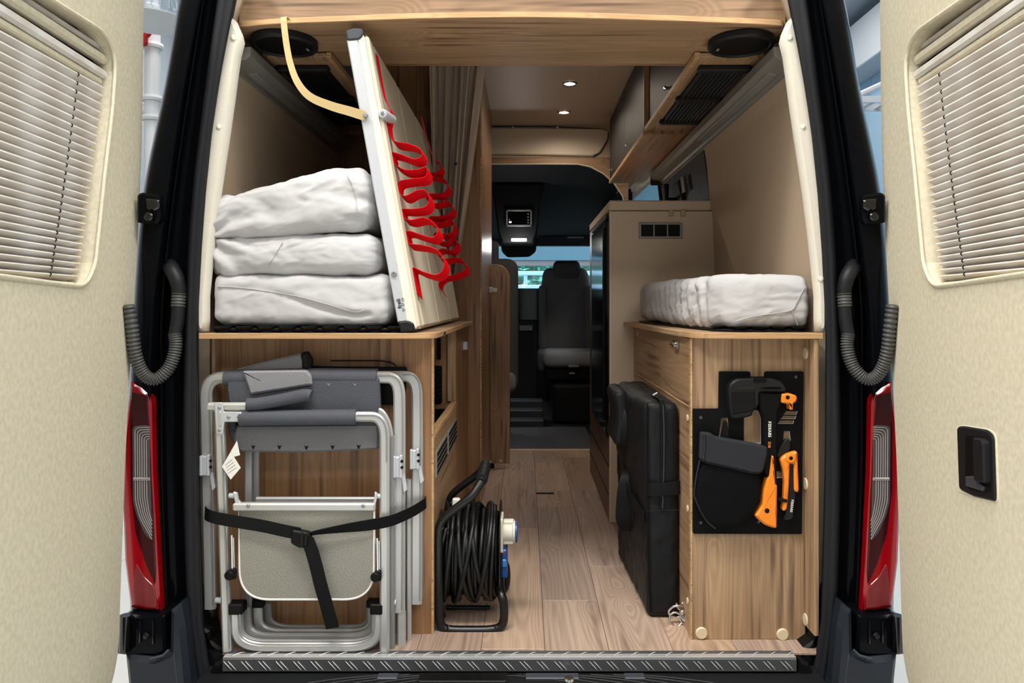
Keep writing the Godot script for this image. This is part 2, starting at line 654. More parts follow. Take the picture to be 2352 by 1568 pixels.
	M.lamp = glow(Color(1, 0.98, 0.95), 2.5)
	M.spot = glow(Color(1, 0.97, 0.9), 4.0)
	M.panel_glow = glow(Color(1, 0.985, 0.955), 3.0)

# ---------------------------------------------------------------- the showroom round the van
func hall():
	var g := -0.66
	var st := S()
	box(st, Vector3(-4.4, g - 0.2, -9.2), Vector3(4.4, g - 0.012, 6.2), 0.0)
	var gr = struct(st, "ground", M.grout)
	var tile_st := S()
	box(tile_st, Vector3(-0.298, -0.012, -0.298), Vector3(0.298, 0, 0.298), 0.003)
	tile_st.generate_normals()
	tile_st.set_material(M.tile)
	var tile_mesh := tile_st.commit()
	for ix in 14:
		for iz in 24:
			var x := -3.9 + ix * 0.6
			if absf(x) < 0.9 and iz < 13:
				continue
			var o := MeshInstance3D.new()
			o.name = "tile"
			o.mesh = tile_mesh
			gr.add_child(o, true)
			o.position = Vector3(x, g, -8.5 + iz * 0.6)
	st = S()
	box(st, Vector3(-4.4, 4.32, -9.2), Vector3(4.4, 4.5, 6.2), 0.0)
	var ce = struct(st, "ceiling", M.hall_wall)
	for l in lamps:
		st = S()
		var at: Vector3 = l[0]
		var sz: Vector2 = l[1]
		box(st, Vector3(at.x - sz.x / 2, at.y + 0.01, at.z - sz.y / 2), Vector3(at.x + sz.x / 2, 4.32, at.z + sz.y / 2), 0.004)
		obj(st, "light_panel", M.panel_glow, ce)
	st = S()
	box(st, Vector3(-4.4, g, -9.2), Vector3(-4.2, 4.32, 6.2), 0.0)
	var wl = struct(st, "wall_left", M.hall_wall)
	for k in 16:
		st = S()
		box(st, Vector3(-4.2, g, -9.0 + k * 0.95), Vector3(-4.18, 4.3, -8.06 + k * 0.95), 0.004)
		obj(st, "panel", M.hall_wall, wl)
	st = S()
	box(st, Vector3(4.2, g, -9.2), Vector3(4.4, 4.32, 6.2), 0.0)
	var wr = struct(st, "wall_right", M.hall_wall)
	for k in 16:
		st = S()
		box(st, Vector3(4.18, g, -9.0 + k * 0.95), Vector3(4.2, 4.3, -8.06 + k * 0.95), 0.004)
		obj(st, "panel", M.hall_blue, wr)
	st = S()
	box(st, Vector3(3.85, 3.60, -9.0), Vector3(4.18, 4.15, 6.0), 0.01)
	struct(st, "trim_1", M.hall_wall)
	st = S()
	box(st, Vector3(-4.4, g, 6.0), Vector3(4.4, 4.32, 6.2), 0.0)
	struct(st, "wall_back", M.hall_back)
	# the far wall with its strip of windows
	st = S()
	box(st, Vector3(-4.4, g, -9.2), Vector3(4.4, -0.1, -9.0), 0.0)
	box(st, Vector3(-4.4, 1.5, -9.2), Vector3(4.4, 4.32, -9.0), 0.0)
	box(st, Vector3(-4.4, -0.1, -9.2), Vector3(-2.6, 1.5, -9.0), 0.0)
	box(st, Vector3(2.6, -0.1, -9.2), Vector3(4.4, 1.5, -9.0), 0.0)
	struct(st, "wall_front", M.hall_front)
	st = S()
	box(st, Vector3(-2.6, -0.1, -9.13), Vector3(2.6, 1.5, -9.12), 0.0)
	var wi = struct(st, "window_1", M.pane)
	st = S()
	box(st, Vector3(-2.6, 1.42, -9.15), Vector3(2.6, 1.5, -9.03), 0.004)
	box(st, Vector3(-2.6, -0.1, -9.15), Vector3(2.6, -0.04, -9.03), 0.004)
	for x in [-2.57, -0.28, 1.2, 2.57]:
		box(st, Vector3(x - 0.03, -0.04, -9.15), Vector3(x + 0.03, 1.42, -9.03), 0.004)
	obj(st, "window_frame", M.hall_wall, wi)
	# outside: lawn, hedge and railing
	st = S()
	box(st, Vector3(-14, g - 0.3, -24), Vector3(14, g - 0.1, -9.2), 0.0)
	struct(st, "terrain", M.leaf)
	var rng := RandomNumberGenerator.new()
	rng.seed = 5
	var leaf := S()
	quad(leaf, Vector3(-0.5, 0, 0), Vector3(0, -0.28, 0.12), Vector3(0.5, 0, 0), Vector3(0, 0.28, 0.12))
	leaf.generate_normals()
	leaf.set_material(M.leaf)
	var lm := leaf.commit()
	var leaf2 := S()
	quad(leaf2, Vector3(-0.5, 0, 0), Vector3(0, -0.28, 0.12), Vector3(0.5, 0, 0), Vector3(0, 0.28, 0.12))
	leaf2.generate_normals()
	leaf2.set_material(M.leaf_light)
	var hedge := thing("hedge", "green hedge of dense leaves outside the showroom window", "hedge", Vector3(0, g, -12.5))
	hedge.set_meta("kind", "stuff")
	var n2 := 0
	for mesh in [lm, leaf2.commit()]:
		var mm := MultiMesh.new()
		mm.transform_format = MultiMesh.TRANSFORM_3D
		mm.mesh = mesh
		mm.instance_count = 5000
		for i in 5000:
			var p := Vector3(rng.randf_range(-5, 5), rng.randf_range(0.05, 2.9), 0)
			p.z = rng.randf_range(-0.5, 0.35) + 0.4 * nz.get_noise_2d(p.x * 0.9, p.y * 0.9)
			var b := Basis.from_euler(Vector3(rng.randf() * TAU, rng.randf() * TAU, rng.randf() * TAU)).scaled(Vector3.ONE * rng.randf_range(0.12, 0.26))
			mm.set_instance_transform(i, Transform3D(b, p))
		var mi := MultiMeshInstance3D.new()
		mi.name = ["foliage", "young_foliage"][n2]
		mi.multimesh = mm
		mi.set_meta("kind", "stuff")
		n2 += 1
		hedge.add_child(mi)
	var hb := S()
	sheet(hb, func(u, v): return Vector3(-5.0 + 10.0 * u, g + 2.8 * v, -13.2 + 0.15 * sin(u * 40.0)), 40, 4)
	obj(hb, "twigs", M.leaf, hedge)
	var ra := thing("railing", "white horizontal railing in front of the green hedge outside", "railing", Vector3(0, g - 0.1, -10.6))
	for y in [1.14, 1.37]:
		st = S()
		box(st, Vector3(-4, y - 0.035, -10.63), Vector3(4, y + 0.035, -10.57), 0.01)
		obj(st, "bar", M.white, ra)
	for k in 5:
		st = S()
		box(st, Vector3(-3.6 + k * 1.8 - 0.03, g - 0.1, -10.62), Vector3(-3.6 + k * 1.8 + 0.03, 1.34, -10.58), 0.008)
		obj(st, "post", M.pipe, ra)
	# seen in the gaps between the doors and the body
	var pl := thing("pendant_lamp", "clear ribbed glass pendant lamp under the showroom ceiling left of the van", "lamp", Vector3(-2.5, 2.74, -3.1))
	st = S()
	lathe(st, [[0.24, 0.0], [0.245, 0.012], [0.24, 0.06], [0.215, 0.16], [0.16, 0.25], [0.07, 0.31]], Transform3D(Basis(), Vector3(-2.5, 2.76, -3.1)), 40, 1)
	var gl := mat(Color(0.75, 0.84, 0.9, 0.35), 0.05)
	gl.transparency = BaseMaterial3D.TRANSPARENCY_ALPHA
	obj(st, "glass_shade", gl, pl)
	for k in 28:
		var a := TAU * k / 28.0
		st = S()
		var path := []
		for q in [[0.247, 0.02], [0.242, 0.06], [0.217, 0.16], [0.162, 0.25], [0.08, 0.305]]:
			path.append(Vector3(-2.5 + q[0] * cos(a), 2.76 + q[1], -3.1 + q[0] * sin(a)))
		tube(st, path, 0.0035, 5)
		obj(st, "rib", M.pipe, pl)
	st = S()
	lathe(st, [[0.0, -0.004], [0.25, -0.004], [0.252, 0.004], [0.24, 0.006]], Transform3D(Basis(), Vector3(-2.5, 2.755, -3.1)), 40)
	obj(st, "rim", M.pipe, pl)
	st = S()
	lathe(st, [[0.075, 0.0], [0.08, 0.02], [0.06, 0.1], [0.03, 0.16], [0.008, 0.18], [0.008, 1.25]], Transform3D(Basis(), Vector3(-2.5, 3.06, -3.1)), 20)
	obj(st, "stem", M.pipe, pl)
	var pp := thing("water_pipe", "white vertical pipe on the showroom wall in the gap beside the left door", "pipe", Vector3(-3.05, g, -4.2))
	st = S()
	tube(st, [Vector3(-3.05, g, -4.2), Vector3(-3.05, 4.3, -4.2)], 0.06, 16)
	obj(st, "riser", M.pipe, pp)
	st = S()
	tube(st, [Vector3(-4.17, 2.45, -4.2), Vector3(-3.05, 2.45, -4.2)], 0.045, 14)
	obj(st, "branch", M.pipe, pp)
	for y in [2.36, 2.52, 2.95]:
		st = S()
		lathe(st, [[0.0, 0.0], [0.08, 0.0], [0.085, 0.02], [0.08, 0.04], [0.0, 0.04]], Transform3D(Basis(), Vector3(-3.05, y, -4.2)), 20)
		obj(st, "flange", M.pipe, pp)
	var va := thing("valve", "red valve wheel on the white pipe beside the left door", "valve", Vector3(-3.11, 2.95, -4.0))
	st = S()
	disc(st, Vector3(-3.11, 3.05, -4.14), Vector3(0, 0, 1), 0.035, 0.12)
	obj(st, "stem", M.pipe, va)
	st = S()
	var wheel := PackedVector2Array()
	for k in 32:
		var a := TAU * k / 32.0
		wheel.append(Vector2(-3.11, 3.02) + Vector2(cos(a), sin(a)) * (0.135 + 0.015 * cos(a * 8.0)))
	extrude(st, wheel, -4.03, -4.0, 0.01, Transform3D(), true)
	obj(st, "wheel", M.red_plastic, va)
	var ct := thing("cable_tray", "perforated metal cable tray bracket on the showroom wall in the right gap", "cable tray", Vector3(3.3, 2.6, -5.2))
	st = S()
	for k in 9:
		box(st, Vector3(2.9 + k * 0.14, 2.72, -5.2), Vector3(2.95 + k * 0.14, 2.735, -4.9), 0.002)
	box(st, Vector3(2.9, 2.70, -4.92), Vector3(4.17, 2.76, -4.9), 0.003)
	box(st, Vector3(2.9, 2.70, -5.22), Vector3(4.17, 2.76, -5.2), 0.003)
	obj(st, "tray", M.alu_white, ct)
	st = S()
	bar(st, [Vector3(2.95, 2.74, -5.05), Vector3(4.17, 3.3, -5.05)], 0.05, 0.05, Vector3(0, 0, 1))
	obj(st, "strut", M.alu_white, ct)

# ---------------------------------------------------------------- the van's own room
func wall_poly(s := 1.0) -> PackedVector2Array:
	var pts := [[0.76, -0.05], [0.758, 0.9], [0.746, 1.2], [0.722, 1.45], [0.69, 1.62], [0.62, 1.82], [0.52, 1.925], [0.60, 2.02], [0.75, 1.87], [0.82, 1.5], [0.84, 1.1], [0.85, -0.05]]
	var out := PackedVector2Array()
	for p in pts:
		out.append(Vector2(p[0], p[1]))
	return out

func shell():
	var st := S()
	box(st, Vector3(-0.84, -0.05, -2.53), Vector3(0.77, -0.004, -0.01), 0.0)
	var fl = struct(st, "floor", M.black)
	# vinyl planks: [column, z of each cross joint]
	var cols := {-3: [-0.55, -1.45, -2.3], -2: [-0.25, -1.2, -2.1], -1: [-0.021, -1.03, -2.01], 0: [-0.328, -1.32, -1.6, -2.2], 1: [-0.61, -1.6, -2.35], 2: [-0.2, -1.1, -1.95], 3: [-0.45, -1.3, -2.2], 4: [-0.3, -1.2]}
	var k := 0
	for c in range(-5, 5):
		var x0 := 0.049 + c * 0.1615
		var x1 := x0 + 0.1615
		x0 = maxf(x0, -0.83)
		x1 = minf(x1, 0.76)
		var cuts := [0.0]
		cuts.append_array(cols.get(c, [-0.4, -1.4, -2.2]))
		cuts.append(-2.53)
		for i in cuts.size() - 1:
			st = S()
			box(st, Vector3(x0 + 0.0005, -0.006, cuts[i + 1] + 0.0005), Vector3(x1 - 0.0005, 0.0, cuts[i] - 0.0005), 0.0007)
			obj(st, "plank", M["plank%d" % ((k * 3 + i) % 5)], fl)
			k += 1
	st = S()
	box(st, W(1231, 1131, -1.55) * Vector3(1, 0, 0) + Vector3(0, -0.001, -1.56), W(1272, 1131, -1.55) * Vector3(1, 0, 0) + Vector3(0, 0.0012, -1.535), 0.0)
	obj(st, "hatch_slot", M.black, fl)
	# lining of the side walls
	flip = true
	st = S()
	extrude(st, wall_poly(), -2.6, -0.09)
	var wl = struct(st, "wall_left", M.lining)
	flip = false
	st = S()
	extrude(st, wall_poly(), -2.05, -0.09)
	var low := PackedVector2Array([Vector2(0.76, -0.05), Vector2(0.758, 0.9), Vector2(0.746, 1.2), Vector2(0.83, 1.2), Vector2(0.85, -0.05)])
	var top := PackedVector2Array([Vector2(0.685, 1.63), Vector2(0.62, 1.82), Vector2(0.52, 1.925), Vector2(0.60, 2.02), Vector2(0.75, 1.87), Vector2(0.79, 1.63)])
	extrude(st, low, -4.0, -2.05)
	extrude(st, top, -4.0, -2.05)
	extrude(st, wall_poly(), -4.1, -4.0)
	struct(st, "wall_right", M.lining)
	st = S()
	extrude(st, PackedVector2Array([Vector2(0.775, 1.2), Vector2(0.78, 1.2), Vector2(0.735, 1.63), Vector2(0.73, 1.63)]), -4.0, -2.05)
	var win = struct(st, "window_2", M.pane)
	for q in [[-2.075, -2.05], [-3.13, -3.06]]:
		st = S()
		extrude(st, PackedVector2Array([Vector2(0.736, 1.19), Vector2(0.752, 1.19), Vector2(0.70, 1.64), Vector2(0.683, 1.64)]), q[0], q[1], 0.003)
		obj(st, "window_frame", M.black, win)
	st = S()
	box(st, Vector3(-0.66, 1.925, -4.2), Vector3(0.59, 2.03, 0.0), 0.0)
	var ce = struct(st, "ceiling", M.ceiling)
	# cream padded trims along both door pillars
	for s in 2:
		flip = s == 1
		st = S()
		var pad := P2([[526, 46], [534, 42], [543, 50], [556, 80], [560, 98], [552, 130], [546, 172], [537, 240], [528, 303], [517, 375], [507, 443], [497, 520], [488, 600], [480, 680], [480, 735], [478, 760], [460, 762], [456, 745], [456, 700], [463, 570], [472, 446], [488, 287], [505, 150], [520, 66]], -0.03)
		extrude(st, pad, -0.038, -0.012, 0.009, Transform3D(), true)
		var t = struct(st, "trim_%d" % (s + 2), M.pad)
		for p in [[538, 88, 8.0], [504, 292, 7.0]] if s == 0 else [[538, 88, 8.0], [507, 292, 7.0], [466, 641, 7.0]]:
			st = S()
			disc(st, W(p[0], p[1], -0.016), Vector3(0.35, 0, 1), p[2] * 0.00108, 0.007, 0.003)
			obj(st, "button", M.pad, t)
	flip = false

# ---------------------------------------------------------------- body round the rear opening
const LEVELS := [[1680, 300, 410, 440, 480, 540], [1568, 300, 398, 428, 455, 494], [1450, 300, 375, 405, 437, 471], [1360, 300, 364, 395, 430, 465], [1100, 297, 342, 385, 423, 458], [900, 300, 345, 384, 424, 456], [700, 309, 352, 385, 429, 457], [450, 329, 383, 412, 444, 472], [200, 378, 421, 448, 474, 505], [0, 412, 459, 480, 501, 543], [-90, 436, 478, 496, 517, 562]]

func loft(cols: Array) -> SurfaceTool:
	# cols: for each column a function of a level giving [px, z]
	var st := S()
	var lines := []
	for c in cols:
		var pts := []
		for l in LEVELS:
			var q = c.call(l)
			pts.append(W(q[0], l[0], q[1]))
		lines.append(cat(pts, 5))
	for i in lines.size() - 1:
		st.set_smooth_group(1)
		for j in lines[0].size() - 1:
			quad(st, lines[i][j], lines[i + 1][j], lines[i + 1][j + 1], lines[i][j + 1])
	return st

var van: Node3D
func body():
	van = thing("camper_van", "black glossy camper van with its rear doors wide open", "van", Vector3(MID / 2, -0.66, -2.5))
	for s in 2:
		flip = s == 1
		var st := loft([func(l): return [l[1] + 8, -0.2], func(l): return [l[1] - 1, -0.05], func(l): return [l[1] + 3, -0.01], func(l): return [l[1] + 11, 0.008], func(l): return [l[2] - 6, 0.016], func(l): return [l[2], 0.014], func(l): return [l[2] + 5, 0.0], func(l): return [l[3] - 8, -0.04], func(l): return [l[3], -0.05], func(l): return [l[4] - 4, -0.05], func(l): return [l[4] + 2, -0.03], func(l): return [l[5] - 3, -0.03], func(l): return [l[5], -0.07]])
		obj(st, "body_pillar", M.gloss, van)
		st = loft([func(l): return [l[4] - 3, -0.05], func(l): return [l[4] - 1, -0.012], func(l): return [l[4] + 5, 0.008], func(l): return [lerpf(l[4], l[5], 0.42), 0.004], func(l): return [lerpf(l[4], l[5], 0.55), 0.0], func(l): return [lerpf(l[4], l[5], 0.75), 0.01], func(l): return [l[5] - 4, 0.004], func(l): return [l[5] - 1, -0.02], func(l): return [l[5] + 1, -0.07]])
		obj(st, "door_seal", M.rubber, van)
		# narrow weld flange standing proud in the channel
		st = loft([func(l): return [l[3] - 17, -0.03], func(l): return [l[3] - 16, -0.004], func(l): return [l[3] - 13, 0.0], func(l): return [l[3] - 10, -0.004], func(l): return [l[3] - 9, -0.045]])
		obj(st, "drip_flange", M.gloss, van)
		# tail lamp
		var z := 0.02
		st = S()
		extrude(st, P2([[298, 879], [340, 901], [345, 930], [346, 1000], [348, 1090], [353, 1180], [358, 1280], [366, 1405], [330, 1403], [297, 1396], [284, 1290], [279, 1150], [283, 1000]], z), -0.012, z, 0.008)
		var tl = obj(st, "tail_light", M.lens_bright, van)
		st = S()
		extrude(st, P2([[303, 900], [338, 910], [343, 1000], [346, 1090], [351, 1180], [357, 1310], [356, 1340], [334, 1292], [311, 1222], [300, 1120], [299, 985]], z), z - 0.003, z + 0.0015, 0.001)
		obj(st, "dark_lens", M.lens_dark, tl)
		st = S()
		extrude(st, round_poly(P2([[305, 978], [344, 975], [345, 1080], [350, 1243], [334, 1226], [315, 1185], [306, 1150]], z), 0.012), z, z + 0.003, 0.001)
		obj(st, "clear_lens", M.lens_clear, tl)
		for k in 6:
			st = S()
			var o := k * 5.2
			tube(st, fillet(P3([[344, 981 + o], [310 + o, 982 + o], [311 + o, 1150 - o * 0.4], [322 + o * 0.8, 1190 - o * 0.4], [349, 1238 - o * 1.6]], z + 0.003), 0.012, 5), 0.0013, 6)
			obj(st, "lens_rib", M.lens_rib, tl)
		st = S()
		box(st, W(307, 1103, z + 0.002), W(344, 1097, z + 0.005), 0.001)
		obj(st, "divider", M.lens_rib, tl)
		st = S()
		extrude(st, round_poly(P2([[314, 1292], [330, 1322], [355, 1346], [361, 1396], [304, 1388], [309, 1325]], z), 0.008), z - 0.002, z + 0.002, 0.001)
		obj(st, "rear_lens", M.lens, tl)
		# hinges
		st = S()
		extrude(st, round_poly(P2([[320, 449], [330, 443], [371, 449], [375, 470], [373, 505], [365, 516], [330, 513], [320, 512]], 0.02), 0.006), -0.03, 0.035, 0.006)
		var hi = obj(st, "door_hinge", M.gloss, van)
		st = S()
		extrude(st, round_poly(P2([[334, 456], [366, 458], [368, 478], [352, 486], [336, 478]], 0.04), 0.006), 0.034, 0.045, 0.004)
		disc(st, W(345, 498, 0.034), Vector3(0, 0, 1), 0.011, 0.012, 0.003)
		obj(st, "hinge_bolt", M.black_gloss, hi)
		st = S()
		extrude(st, round_poly(P2([[276, 1418], [300, 1404], [345, 1407], [386, 1404], [388, 1488], [374, 1497], [300, 1497], [274, 1494]], 0.02), 0.008), -0.04, 0.04, 0.006)
		var hl = obj(st, "door_hinge", M.gloss, van)
		st = S()
		tube(st, [W(288, 1494, 0.05), W(289, 1412, 0.05)], 0.014, 14)
		disc(st, W(337, 1458, 0.039), Vector3(0, 0, 1), 0.009, 0.008, 0.003)
		bar(st, [W(322, 1425, 0.042), W(322, 1475, 0.042)], 0.005, 0.006, Vector3(0, 0, 1))
		bar(st, [W(352, 1422, 0.042), W(352, 1478, 0.042)], 0.005, 0.006, Vector3(0, 0, 1))
		obj(st, "hinge_bolt", M.black_gloss, hl)
		# bumper corner
		st = S()
		extrude(st, P2([[286, 1502], [330, 1508], [357, 1511], [389, 1497], [391, 1402], [414, 1386], [424, 1440], [436, 1568], [470, 1700], [310, 1700], [295, 1590]], 0.045), -0.1, 0.05, 0.012)
		obj(st, "bumper_corner", M.bumper, van)
		st = S()
		tube(st, P3([[346, 1512], [375, 1504], [387, 1492]], 0.052), 0.003, 6)
		tube(st, P3([[398, 1500], [404, 1540], [410, 1590]], 0.05), 0.0012, 5)
		obj(st, "bumper_crease", M.plastic_grey, van)
		# cable conduit with its elbow
		st = S()
		var hose := cat(P3([[401, 766, 0.02], [404, 790, 0.022], [398, 822, 0.026], [384, 850, 0.032], [360, 870, 0.04], [338, 866, 0.05], [320, 842, 0.06], [309, 805, 0.07], [303, 755, 0.08], [296, 700, 0.09]], 0.02), 26)
		var rad := []
		for i in hose.size():
			rad.append(0.0155 if i % 5 < 3 else 0.0118)
		tube(st, hose, rad, 14)
		var hp = obj(st, "cable_conduit", M.hose, van)
		st = S()
		tube(st, P3([[410, 700, 0.012], [408, 735, 0.014], [402, 768, 0.018]], 0.0), 0.0155, 16)
		obj(st, "sleeve", M.plastic, hp)
		st = S()
		var el := cat(P3([[389, 612, -0.05], [396, 622, -0.005], [405, 640, 0.008], [410, 662, 0.01], [411, 682, 0.01]], 0.0), 6)
		var er := []
		for i in el.size():
			er.append(lerpf(0.021, 0.0155, float(i) / el.size()))
		tube(st, el, er, 16)
		obj(st, "elbow", M.plastic, hp)
		st = S()
		var col := cat(P3([[411, 674, 0.01], [410, 690, 0.011], [409, 705, 0.012]], 0.0), 12)
		var cr := []
		for i in col.size():
			cr.append(0.0172 if i % 5 < 3 else 0.0145)
		tube(st, col, cr, 16)
		obj(st, "collar", M.hose, hp)
	flip = false
	# roof edge above the opening, out of the picture but shading it
	var st := S()
	box(st, Vector3(-0.72, 1.88, -0.05), Vector3(0.65, 2.06, 0.03), 0.02)
	obj(st, "roof_edge", M.gloss, van)
	# bumper step with its curved anti-slip ribs
	st = S()
	box(st, Vector3(-0.80, -0.5, -0.02), Vector3(0.73, -0.037, 0.32), 0.008)
	var bs = obj(st, "bumper_step", M.plastic, van)
	for s in 2:
		flip = s == 1
		for k in 7:
			var rib := []
			for i in 9:
				var t := i / 8.0
				rib.append(Vector3(-0.60 + k * 0.055 + 0.16 * t * t + 0.1 * t, -0.037, 0.16 - 0.125 * sqrt(t)))
			st = S()
			bar(st, rib, 0.007, 0.006, Vector3.UP)
			obj(st, "rib", M.plastic, bs)
	flip = false
	st = S()
	for q in [[-0.36, -0.31], [-0.19, -0.06], [0.0, 0.13], [0.24, 0.29]]:
		box(st, Vector3(q[0], -0.04, 0.036), Vector3(q[1], -0.031, 0.062), 0.002)
	obj(st, "insert", M.plastic_grey, bs)
	st = S()
	extrude(st, P2([[960, 1552], [1165, 1552], [1140, 1600], [985, 1600]], 0.1), 0.06, 0.1, 0.003, Transform3D(Basis(), Vector3(0, -0.012, 0)))
	obj(st, "latch_recess", M.black, bs)
	st = S()
	disc(st, Vector3(0.105, -0.036, 0.07), Vector3(0, 1, 0.3), 0.012, 0.012, 0.004)
	obj(st, "striker", M.chrome, bs)
	# corner shelves below the seal
	for s in 2:
		flip = s == 1
		st = S()
		extrude(st, P2([[494, 1520], [516, 1512], [520, 1548], [560, 1600], [500, 1600], [480, 1555]], 0.02), -0.05, 0.03, 0.006)
		extrude(st, P2([[466, 1440], [482, 1448], [484, 1470], [512, 1490], [516, 1530], [486, 1530]], -0.03), -0.09, -0.025, 0.006)
		obj(st, "sill_corner", M.black, bs)
	flip = false
	# the aluminium tread plate on the threshold
	var sp := thing("threshold_plate", "aluminium tread plate strip across the rear threshold", "tread plate", Vector3(MID / 2, 0.0, 0.02))
	st = S()
	var x0 := W(515, 1500, 0.02).x
	var x1 := W(1826, 1500, 0.02).x
	extrude(st, PackedVector2Array([Vector2(-0.008, 0.002), Vector2(0.026, 0.002), Vector2(0.03, -0.002), Vector2(0.03, -0.031), Vector2(0.027, -0.031), Vector2(0.027, -0.002), Vector2(-0.008, -0.001)]), x0, x1, 0.0, Transform3D(Basis(Vector3(0, 0, 1), Vector3(0, 1, 0), Vector3(1, 0, 0)), Vector3.ZERO))
	obj(st, "plate", M.tread_plate, sp)
	st = S()
	box(st, Vector3(x0, 0.0015, 0.010), Vector3(x1, 0.0032, 0.0285), 0.001)
	obj(st, "top_edge", M.alu, sp)
	var n := 33
	var ts := S()
	var ridge := [Vector3(-0.0095, 0.0105, 0), Vector3(-0.004, 0.005, 0.0012), Vector3(0.0045, -0.004, 0.0012), Vector3(0.0105, -0.0115, 0)]
	tube(ts, ridge, [0.0005, 0.0011, 0.0011, 0.0005], 6)
	ts.generate_normals()
	ts.set_material(M.tread)
	var tm := ts.commit()
	for i in n:
		for j in 3:
			var o := MeshInstance3D.new()
			o.name = "tread_bar"
			o.mesh = tm
			sp.add_child(o, true)
			var x := lerpf(x0 + 0.012, x1 - 0.03, i / float(n - 1))
			if j < 2:
				o.position = Vector3(x + j * 0.011, -0.0165, 0.0302) - org[sp]
			else:
				o.rotation.x = -PI / 2
				o.rotation.y = PI / 2
				o.position = Vector3(x + 0.02, 0.0032, 0.012) - org[sp]

# ---------------------------------------------------------------- rear doors
const DVX := 933.0
func LD(px, py) -> Vector3:
	var d: float = 1.80 * (DVX - 300.0) / (DVX - px)
	return W(px, py, EYE.z - d)

